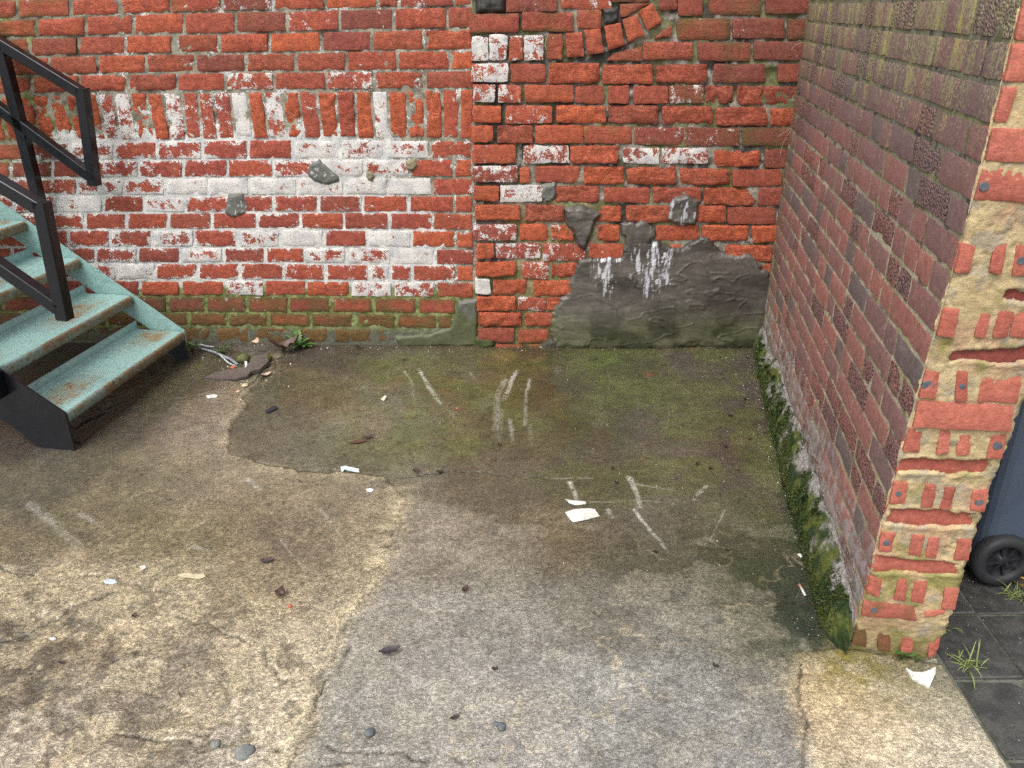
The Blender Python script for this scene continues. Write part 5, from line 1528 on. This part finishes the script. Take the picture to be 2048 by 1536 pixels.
def flat_piece(name, pts, th, col, label, cat, lift=.002, tilt=(0, 0), mat=None, group=None, curl=0.0, bevel=.3):
    """a thin broken piece with the outline seen in the photograph, lying on the ground"""
    P = np.array([gpt(u, v)[:2] for u, v in pts]); c = P.mean(0); zg_ = ground_z(*c) + lift
    vm = VM(); n = len(P)
    zf = lambda p_: zg_ + (p_[0] - c[0]) * tilt[0] + (p_[1] - c[1]) * tilt[1] + SLOPE * (p_[1] - c[1]) + curl * ((p_[0] - c[0]) ** 2 + (p_[1] - c[1]) ** 2)
    P2 = c + (P - c) * (1 - bevel * .08)
    vs = [(p_[0], p_[1], zf(p_)) for p_ in P] + [(p_[0], p_[1], zf(p_) + th * .75) for p_ in P] + [(p_[0], p_[1], zf(p_) + th) for p_ in P2]
    fs = [tuple(range(n))[::-1], tuple(range(2 * n, 3 * n))]
    for k_ in range(2): fs += [(k_ * n + i, k_ * n + (i + 1) % n, (k_ + 1) * n + (i + 1) % n, (k_ + 1) * n + i) for i in range(n)]
    vm.add(vs, fs, np.array([np.asarray(col) * (.85 + .3 * rg.random()) for _ in vs]))
    return tag(vm.build(name, mat or M_LITTER, smooth=False), label, cat, group)


# --- plants
G1, G2 = (0.035, 0.085, 0.015), (0.085, 0.17, 0.035)
pl = empty('dandelion_plant', tuple(gp(600, 697)))
tag(pl, 'green toothed dandelion rosette at the foot of the painted wall', 'plant')
b0 = gp(600, 697, .012)
for k, (an, L, el, bd) in enumerate([(112, .15, 55, .9), (132, .12, 40, .8), (95, .11, 62, .7), (20, .10, 22, .7), (-8, .075, 18, .6), (-95, .085, 25, .8), (160, .07, 30, .6), (50, .08, 45, .8), (-60, .05, 20, .5)]):
    vm = VM(); a, e = math.radians(an), math.radians(el)
    blade(vm, b0, (math.cos(a) * math.cos(e), math.sin(a) * math.cos(e) * .55, math.sin(e)), L, .030, bd, G1, G2, n=13, serr=.42, fold=.2)
    vm.build('leaf', M_LEAFV, pl)


def round_plant(u, v, n, R, r, h, label, name='clover_plant', cols=((0.04, 0.10, 0.02), (0.10, 0.20, 0.05))):
    c = gp(u, v); root = empty(name, tuple(c)); tag(root, label, 'plant', 'weeds in the yard')
    for k in range(n):
        a = 2 * math.pi * k / n + rg.uniform(-.4, .4); rr = R * rg.uniform(.3, 1); hh_ = h * rg.uniform(.5, 1.1)
        tip = c + np.array([rr * math.cos(a), rr * math.sin(a) * .8, hh_])
        vm = VM()
        q = 8; s = r * rg.uniform(.7, 1.15); nx, ny = rg.uniform(-.4, .4), rg.uniform(-.8, -.1)
        ring = [tip + np.array([s * math.cos(2 * math.pi * i / q), s * math.sin(2 * math.pi * i / q), s * (nx * math.cos(2 * math.pi * i / q) + ny * math.sin(2 * math.pi * i / q)) * .7]) for i in range(q)]
        cc_ = np.asarray(cols[0]) + (np.asarray(cols[1]) - np.asarray(cols[0])) * rg.random()
        vm.add([tip - np.array([0, 0, s * .15])] + ring, [(0, i + 1, (i + 1) % q + 1) for i in range(q)], np.array([cc_ * .8] + [cc_ * rg.uniform(.9, 1.15) for _ in ring]))
        m_ = MB(); m_.tube([c, (c + tip) / 2 + np.array([0, 0, hh_ * .15]), tip], .0012, 5)
        vm.add(m_.v, m_.f, np.asarray((.07, .12, .035)))
        vm.build('leaf', M_LEAFV, root)


round_plant(386, 708, 14, .045, .014, .06, 'round-leaved green weed beside the bottom stair tread')
round_plant(449, 712, 16, .055, .012, .05, 'low green weed behind the grey plastic strips')
round_plant(716, 697, 9, .03, .009, .035, 'tiny green weed against the wall below the painted bricks')
round_plant(1802, 1322, 4, .025, .014, .035, 'two-leaved green seedling under the broken wall end')
round_plant(1832, 1328, 6, .022, .006, .02, 'minute green sprouts beside the seedling under the wall end')


def grass(u, v, n, L, label, spread_=.9, cols=((.06, .12, .02), (.22, .26, .08)), lift=0.0, pt=None, name='grass_tuft', up_=.8):
    c = gp(u, v, lift) if pt is None else np.asarray(pt, float)
    if pt is None: c[2] = SLOPE * c[1] - .008
    root = empty(name, tuple(c)); tag(root, label, 'grass', 'weeds in the yard')
    vm = VM()
    for k in range(n):
        a = rg.uniform(0, 2 * math.pi); e = math.radians(rg.uniform(10, 95) * up_)
        t = rg.random()
        blade(vm, c + np.array([rg.gauss(0, .014), rg.gauss(0, .014), 0]), (math.cos(a) * math.cos(e) * spread_, math.sin(a) * math.cos(e) * spread_, math.sin(e)), L * rg.uniform(.25, 1.3), rg.uniform(.0018, .0042), rg.uniform(.2, 2.2),
              np.asarray(cols[0]) * (1 - t) + np.asarray(cols[1]) * t, np.asarray(cols[1]), n=6, fold=.3)
    vm.build('blades', M_LEAFV, root)


grass(1938, 1328, 46, .075, 'green grass tuft growing from the joint of the dark paving flags')
grass(2032, 1190, 40, .06, 'small grass tuft under the wheel of the bin')
grass(1895, 1250, 10, .05, 'few grass blades beside the far corner of the broken wall end')
grass(0, 0, 14, .05, 'dry sprig growing from the joint among the arch bricks', cols=((.16, .17, .08), (.34, .32, .20)), pt=FR.pt(np.array(FR.inv(1087, 92)[0]), np.array(FR.inv(1087, 92)[1]), np.array(.004)), name='dry_sprig')
root_ = empty('dry_roots', tuple(FR.pt(np.array(1.33), np.array(1.0), np.array(.01)))); tag(root_, 'thin dry roots hanging in the corner of the two walls', 'roots')
for k, (pts) in enumerate([[(1608, 70), (1615, 95), (1618, 130), (1612, 165)], [(1600, 168), (1610, 160), (1614, 140)], [(1585, 200), (1600, 185), (1612, 170)], [(1592, 250), (1575, 262), (1562, 285), (1556, 312)], [(1594, 248), (1572, 258), (1552, 272)], [(1602, 84), (1585, 90), (1578, 100)]]):
    m_ = MB(); m_.tube([FR.pt(np.array(FR.inv(*q)[0]), np.array(FR.inv(*q)[1]), np.array(.03)) for q in pts], .0011, 4)
    m_.build('root', mat_plain('dry_root', (.34, .32, .27), (.22, .2, .16), .8, 60), root_)

# --- heap of broken stone and rubbish by the stair foot
pebble('moss_ball', 489, 728, .034, (.10, .11, .035), 'round clump of green moss beside the mossy stone', .75, cat='moss', seed_=3)
pebble('mossy_stone', 524, 727, .046, (.085, .09, .025), 'moss-green broken stone leaning by the dandelion', .42, elong=1.25, rot=.35, seed_=6)
flat_piece('broken_slate', [(412, 762), (432, 755), (468, 750), (496, 748), (508, 753), (498, 761), (476, 766), (442, 766)], .014, (.105, .085, .072), 'dark broken slate lying along the crack by the stair foot', 'stone', .006, (.04, .10), M_STONE)
flat_piece('broken_slate', [(495, 748), (512, 730), (536, 726), (540, 736), (522, 750), (505, 755)], .020, (.10, .085, .07), 'tilted dark slate just right of the mossy stone', 'stone', .012, (-.15, .1), M_STONE)
leaf_flat('fallen_leaf', 572, 706, .16, .10, .5, .55, (.095, .058, .042), 'large curled brown leaf beside the dandelion', lobes=2, lift=.012, crumple=.35)
leaf_flat('fallen_leaf', 513, 712, .065, .045, 1.2, .5, (.42, .30, .22), 'small pinkish beige leaf standing on the mossy stone', lift=.05, crumple=.3)
leaf_flat('fallen_leaf', 533, 752, .055, .03, .8, .3, (.46, .34, .25), 'pale beige leaf at the edge of the raised concrete', lift=.004)
for k, (u, v, r, c_, lb) in enumerate([(491, 777, .016, (.50, .42, .26), 'round cream pebble in the crack by the slate'), (477, 787, .011, (.48, .36, .25), 'little pinkish pebble beside the round cream pebble'), (506, 740, .013, (.52, .42, .30), 'beige pebble lying on the broken slate'),
                                       (467, 741, .016, (.34, .10, .05), 'red brick chip under the grey plastic strips'), (740, 1467, .014, (.10, .115, .12), 'single dark grey pebble near the bottom edge'), (1003, 1455, .013, (.10, .115, .12), 'larger dark pebble of a touching pair near the bottom edge'), (992, 1449, .008, (.11, .12, .125), 'smaller dark pebble of a touching pair near the bottom edge'),
                                       (490, 1508, .022, (.17, .18, .17), 'big grey stone set in the concrete at the lower left'), (432, 1492, .014, (.19, .19, .17), 'grey pebble set in the concrete left of the big stone'), (580, 1214, .007, (.42, .11, .06), 'tiny red brick crumb beside the curled brown leaf'), (915, 818, .006, (.55, .14, .06), 'orange brick crumb on the algae-covered concrete')]):
    pebble('pebble', u, v, r, c_, lb, .55, 'loose pebbles', seed_=k + 11, elong=1.2, rot=k, sink=.75 if 'set in' in lb else .3)
for k, (pts, w_, lb) in enumerate([([(398, 703), (430, 716), (460, 727), (476, 734)], .013, 'long grey plastic strip between the stairs and the mossy stone'), ([(400, 700), (415, 703), (428, 700)], .011, 'short white plastic strip behind the long grey strip'), ([(442, 722), (458, 733), (474, 738)], .006, 'thin white plastic strip in front of the long grey strip')]):
    m_ = MB(); P_ = [gp(u, v, .012 + .012 * math.sin(i * 1.3 + k)) for i, (u, v) in enumerate(pts)]
    for a_, b_ in zip(P_[:-1], P_[1:]): m_.bar(a_, b_, w_, .004)
    tag(m_.build('plastic_strip', mat_plain('strip_%s' % 'abc'[k], (.30, .33, .37) if k == 0 else (.62, .64, .66), None, .4, 40)), lb, 'plastic', 'plastic strips')
flat_piece('white_stick', [(413, 797), (430, 794), (437, 797), (434, 800), (416, 802)], .004, (.66, .64, .60), 'short white stick lying in the crack', 'stick')
flat_piece('white_stick', [(491, 735), (496, 735), (497, 747), (492, 748)], .004, (.66, .66, .66), 'white upright sliver between the slates', 'stick', .02)
flat_piece('plastic_scrap', [(530, 824), (545, 815), (553, 814), (556, 818), (548, 822), (535, 828)], .006, (.025, .025, .035), 'folded black plastic scrap on the concrete below the slates', 'plastic')

# --- litter over the yard
flat_piece('paper_scrap', [(1130, 1026), (1148, 1020), (1176, 1018), (1190, 1020), (1199, 1034), (1172, 1041), (1146, 1046), (1138, 1038)], .0015, (.60, .59, .53), 'torn white paper rectangle on the wet concrete', 'paper', .003)
flat_piece('paper_scrap', [(1130, 1000), (1146, 1003), (1172, 1005), (1172, 1010), (1150, 1012), (1138, 1008)], .0015, (.58, .58, .54), 'ragged white paper bit just above the torn rectangle', 'paper', .003)
flat_piece('ribbon_scrap', [(681, 936), (690, 934), (718, 940), (719, 947), (700, 944), (690, 941), (684, 948)], .003, (.50, .58, .60), 'pale blue ribbon scrap at the ragged concrete edge', 'ribbon', .004)
flat_piece('plastic_scrap', [(732, 983), (742, 981), (748, 984), (744, 988), (735, 987)], .002, (.70, .74, .76), 'little white plastic scrap below the pale blue ribbon', 'plastic')
flat_piece('bark_strip', [(356, 1153), (370, 1149), (390, 1152), (409, 1151), (412, 1156), (400, 1161), (378, 1158), (362, 1158)], .003, (.52, .45, .30), 'cream strip of bark on the lower left concrete', 'bark', .003)
flat_piece('plastic_shard', [(1810, 1344), (1822, 1352), (1842, 1354), (1860, 1350), (1862, 1346), (1869, 1347), (1868, 1358), (1857, 1381), (1838, 1372), (1822, 1362)], .008, (.60, .60, .56), 'broken white corner of plastic below the wall end', 'plastic', .004, (.08, .05))
flat_piece('plastic_scrap', [(206, 1164), (216, 1160), (232, 1162), (236, 1168), (222, 1171), (212, 1170)], .002, (.42, .47, .52), 'bluish plastic scrap on the lower left concrete', 'plastic')
flat_piece('white_chip', [(1594, 1110), (1600, 1109), (1605, 1116), (1602, 1117)], .004, (.6, .58, .54), 'white chip on dark green algae near the mossy foot', 'chip')
flat_piece('white_chip', [(762, 800), (770, 793), (774, 795), (768, 804)], .004, (.62, .58, .42), 'cream chip on the olive algae below the wall', 'chip')
flat_piece('white_chip', [(97, 1276), (108, 1274), (112, 1278), (102, 1281)], .004, (.55, .53, .49), 'white chip at the left edge of the rough concrete', 'chip')
flat_piece('white_chip', [(280, 1137), (290, 1134), (294, 1139), (286, 1143)], .005, (.55, .53, .49), 'white chip above the bluish plastic scrap', 'chip')
cg = empty('cigarette_end', tuple(gp(1603, 1181))); tag(cg, 'stubbed white cigarette end with brown tip on green algae', 'cigarette')
a_, b_ = gp(1598, 1171, .005), gp(1610, 1193, .005)
m_ = MB(); m_.tube([a_ + (b_ - a_) * .25, b_], .004, 8); m_.build('paper', mat_plain('cigarette_paper', (.66, .64, .58), None, .7, 80), cg, smooth=True)
m_ = MB(); m_.tube([a_, a_ + (b_ - a_) * .26], .0042, 8); m_.build('filter', mat_plain('cigarette_filter', (.40, .20, .09), None, .7, 80), cg, smooth=True)
leaf_flat('fallen_leaf', 780, 1307, .065, .036, .25, .25, (.045, .036, .042), 'dark crumpled leaf on the grey concrete in the foreground', lobes=2, crumple=.4)
leaf_flat('fallen_leaf', 535, 1125, .05, .032, .2, .15, (.060, .042, .040), 'flat dark brown leaf on the tan concrete', lobes=2)
leaf_flat('fallen_leaf', 716, 886, .075, .022, .3, .1, (.085, .042, .035), 'long reddish brown leaf on the algae', crumple=.1)
leaf_flat('fallen_leaf', 736, 878, .05, .03, .5, .2, (.05, .035, .03), 'dark leaf touching the long reddish leaf', lobes=2, crumple=.4)
leaf_flat('fallen_leaf', 562, 1195, .035, .035, 1.0, .9, (.10, .055, .045), 'small curled brown leaf like a cup', crumple=.2)
leaf_flat('fallen_leaf', 1571, 962, .055, .04, 1.3, .4, (.11, .055, .03), 'brown leaf at the mossy foot of the side wall', lobes=2, crumple=.3)
leaf_flat('fallen_leaf', 1573, 976, .055, .045, .2, .3, (.05, .022, .022), 'dark maroon leaf below the brown leaf at the mossy foot', lobes=2, crumple=.3)
leaf_flat('fallen_leaf', 1968, 1182, .07, .04, .2, .35, (.17, .07, .06), 'reddish dead leaf lying under the bin wheel', lobes=2, crumple=.3)
leaf_flat('fallen_leaf', 1940, 1178, .05, .03, 1.2, .3, (.10, .06, .05), 'brown dead leaf between the wall end and the bin wheel', lobes=2, crumple=.3)
leaf_flat('fallen_leaf', 2043, 1160, .06, .045, 1.3, .4, (.62, .40, .05), 'bright yellow leaf at the right edge beside the bin', lift=.03)
SCRAPS = [(1395, 930, 'star-shaped dark leaf scrap on the damp concrete towards the corner'), (1225, 940, 'dark leaf scrap above the pair of long white scuffs'), (1232, 967, 'dark leaf scrap touching the top of the long white scuff'), (1455, 1101, 'dark leaf scrap at the end of the thin bent scratch'),
          (1450, 895, 'dark leaf scrap below the reddish corner of the yard'), (1500, 880, 'curled dark leaf scrap near the foot of the side wall'), (1420, 940, 'brown leaf scrap right of the star-shaped scrap'), (880, 945, 'thin dark leaf scrap right of the pale blue ribbon'), (832, 946, 'rounded dark leaf scrap nearest the pale blue ribbon'),
          (1000, 893, 'reddish dark leaf scrap under the white scuffs in mid yard'), (1430, 1335, 'maroon leaf scrap on the grey concrete left of the pale slab'), (990, 1340, 'small brown leaf scrap right of the dark crumpled leaf'), (910, 1437, 'narrow dark leaf scrap near the bottom pebbles'), (1490, 800, 'dark leaf scrap by the corner at the back of the yard'),
          (1460, 832, 'slim dark leaf scrap on the brown corner of the yard'), (1310, 1106, 'dark stick-like leaf scrap below the long white scuff'), (808, 722, 'black curled leaf scrap below the wall near the painted bricks'), (1440, 716, 'dark leaf scrap under the torn foot of the render'), (1495, 718, 'maroon leaf scrap in the back corner'), (930, 1182, 'tiny dark leaf scrap in the middle of the grey concrete'),
          (270, 1237, 'dark leaf scrap on the rough concrete at the lower left'), (125, 1330, 'dark leaf scrap in the worn hollow at the lower left')]
for k, (u, v, lb) in enumerate(SCRAPS):
    leaf_flat('leaf_scrap', u, v, rg.uniform(.015, .034), rg.uniform(.010, .022), rg.uniform(0, 3), rg.uniform(.2, .6), (.035 + .02 * rg.random(), .026, .022), lb, 'leaf', 'dark leaf scraps on the concrete', lobes=rg.choice([0, 2]), crumple=.5)

# --- grit: chips and crumbs too many to count
vm = VM()


def chip(x, y, s, c):
    z = ground_z(x, y) if -2.75 < x < 1.42 and -3.25 < y < .06 else SLOPE * y
    a = rg.uniform(0, 6.28); p_ = np.array([x, y, z])
    vs = [p_ + np.array([s * math.cos(a + k * 2.09) * rg.uniform(.6, 1.2), s * math.sin(a + k * 2.09) * rg.uniform(.6, 1.2), -s * .2]) for k in range(3)] + [p_ + np.array([s * rg.uniform(-.3, .3), s * rg.uniform(-.3, .3), s * rg.uniform(.4, .9)])]
    vm.add(vs, [(0, 1, 3), (1, 2, 3), (2, 0, 3)], np.asarray(c) * rg.uniform(.7, 1.2))


CH = [(.60, .58, .52), (.05, .04, .032), (.045, .03, .025), (.34, .10, .05), (.3, .27, .2)]
for _ in range(1500):
    u, v = rg.uniform(380, 1620), rg.uniform(705, 1200)
    p_ = gpt(u, v)
    if np.dot(p_ - C0, NW) < .07: continue
    if rg.random() < float(fbm(p_[0], p_[1], 4, 3, 301)) ** 2 * 1.6: chip(p_[0], p_[1], rg.choice([.0012, .0018, .0025, .0035]), rg.choices(CH, [5, 4, 3, .8, 2])[0])
for _ in range(700):                                         # dirt gathered along the walls
    x = rg.uniform(-1.7, 1.3); y = -.02 - abs(rg.gauss(0, .035))
    chip(x, y, rg.choice([.002, .003, .005]), rg.choices(CH, [2, 5, 5, 1, 2])[0])
for _ in range(500):                                         # along the mossy foot and under the stairs
    t = rg.uniform(0, 2.2); o_ = .06 + abs(rg.gauss(0, .05)); p_ = C0 + DW * t + NW * o_
    chip(p_[0], p_[1], rg.choice([.002, .003, .004]), rg.choices(CH, [.8, 5, 5, .5, 2])[0])
for _ in range(300):
    u, v = rg.gauss(490, 50), rg.gauss(750, 25); p_ = gpt(u, v)
    if p_[1] < -.03: chip(p_[0], p_[1], rg.choice([.002, .003, .005, .007]), rg.choices(CH, [3, 5, 4, 1, 3])[0])
for _ in range(260):
    u, v = rg.uniform(0, 1900), rg.uniform(1200, 1536); p_ = gpt(u, v)
    if np.dot(p_ - C0, NW) > .07 or v > 1330: chip(p_[0], p_[1], rg.choice([.001, .0015, .002]), rg.choices(CH, [5, 4, 3, .6, 2])[0])
for _ in range(350):
    x, y = rg.uniform(1.3, 1.75), rg.uniform(-2.7, -1.9)
    p_ = np.array([x, y, 0])
    z_ = SLOPE * y - .007
    vm.add([(x, y, z_), (x + .003, y, z_), (x + .001, y + .003, z_), (x + .001, y + .001, z_ + .002)], [(0, 1, 3), (1, 2, 3), (2, 0, 3)], np.asarray(rg.choice(CH)))
gr_o = vm.build('grit', M_STONE, smooth=False); gr_o['kind'] = 'stuff'

# --- moss tufts on the skirting
vm = VM()
for _ in range(9000):
    t = rg.uniform(.02, 2.2); k = rg.random() ** .6
    if float(fbm(t, k * .22, 9, 4, 311)) + .30 * (k - .5) + .25 * (float(fbm(t * 3, k, 7, 2, 313)) - .5) < .535: continue
    H_ = float(np.interp(t, [0, .6, 1.4, 2.2], [.13, .17, .20, .17])); W_ = float(np.interp(t, [0, .6, 1.4, 2.17, 2.27], [.035, .05, .060, .055, .004]))
    an = k * math.pi / 2
    out_ = .006 + W_ * math.sin(an) ** 1.6; z_ = H_ * math.cos(an) ** .8 - .03 * k
    p_ = C0 + DW * t + NW * out_; p_[2] = z_ + SLOPE * p_[1]
    nrm_ = NW * math.sin(.5 + an * .5) + np.array([0, 0, .7]); nrm_ /= np.linalg.norm(nrm_)
    for q in range(3):
        dirn = nrm_ + np.array([rg.gauss(0, .6), rg.gauss(0, .6), rg.gauss(0, .4)]); dirn /= np.linalg.norm(dirn)
        s_ = np.cross(dirn, [rg.gauss(0, 1), rg.gauss(0, 1), rg.gauss(0, 1)]); s_ /= np.linalg.norm(s_)
        L = rg.uniform(.003, .010); w_ = L * .28
        g_ = rg.random()
        g_ = g_ * .6 + .4 * float(fbm(t, k, 16, 2, 315))
        c_ = np.array([.014, .032, .008]) * (1 - g_) + np.array([.085, .105, .022]) * g_
        vm.add([p_ - s_ * w_, p_ + s_ * w_, p_ + dirn * L], [(0, 1, 2)], [c_ * .5, c_ * .5, c_ * 1.3])
for _ in range(150):                                         # raised cushions
    t = rg.uniform(.05, 2.18); k = rg.uniform(.35, .98)
    if float(fbm(t, k * .22, 6, 3, 317)) < .45: continue
    H_ = float(np.interp(t, [0, .6, 1.4, 2.2], [.13, .17, .20, .17])); W_ = float(np.interp(t, [0, .6, 1.4, 2.17, 2.27], [.035, .05, .060, .055, .004]))
    an = k * math.pi / 2; p_ = C0 + DW * t + NW * (.004 + W_ * math.sin(an) ** 1.6); p_[2] = H_ * math.cos(an) ** .8 - .03 * k + SLOPE * p_[1]
    r_ = rg.uniform(.006, .019); nrm_ = NW * .8 + np.array([0, 0, .6]); nrm_ /= np.linalg.norm(nrm_)
    c_ = np.array([.016, .034, .008]) + np.array([.06, .065, .012]) * rg.random()
    for q in range(int(40 + r_ * 3500)):
        d_ = np.array([rg.gauss(0, 1), rg.gauss(0, 1), rg.gauss(0, 1)]); d_ /= np.linalg.norm(d_)
        if np.dot(d_, nrm_) < 0: d_ = -d_
        s_ = np.cross(d_, [rg.gauss(0, 1), rg.gauss(0, 1), 1]); s_ /= np.linalg.norm(s_)
        b_ = p_ + d_ * r_ * .75 * np.array([1, 1, .8]); L = r_ * rg.uniform(.25, .5)
        vm.add([b_ - s_ * L * .5, b_ + s_ * L * .5, b_ + d_ * L + np.array([0, 0, L * .3])], [(0, 1, 2)], [c_ * .6, c_ * .6, c_ * (1.0 + .8 * rg.random())])
ms = vm.build('moss', M_LEAFV, smooth=False); ms['kind'] = 'stuff'
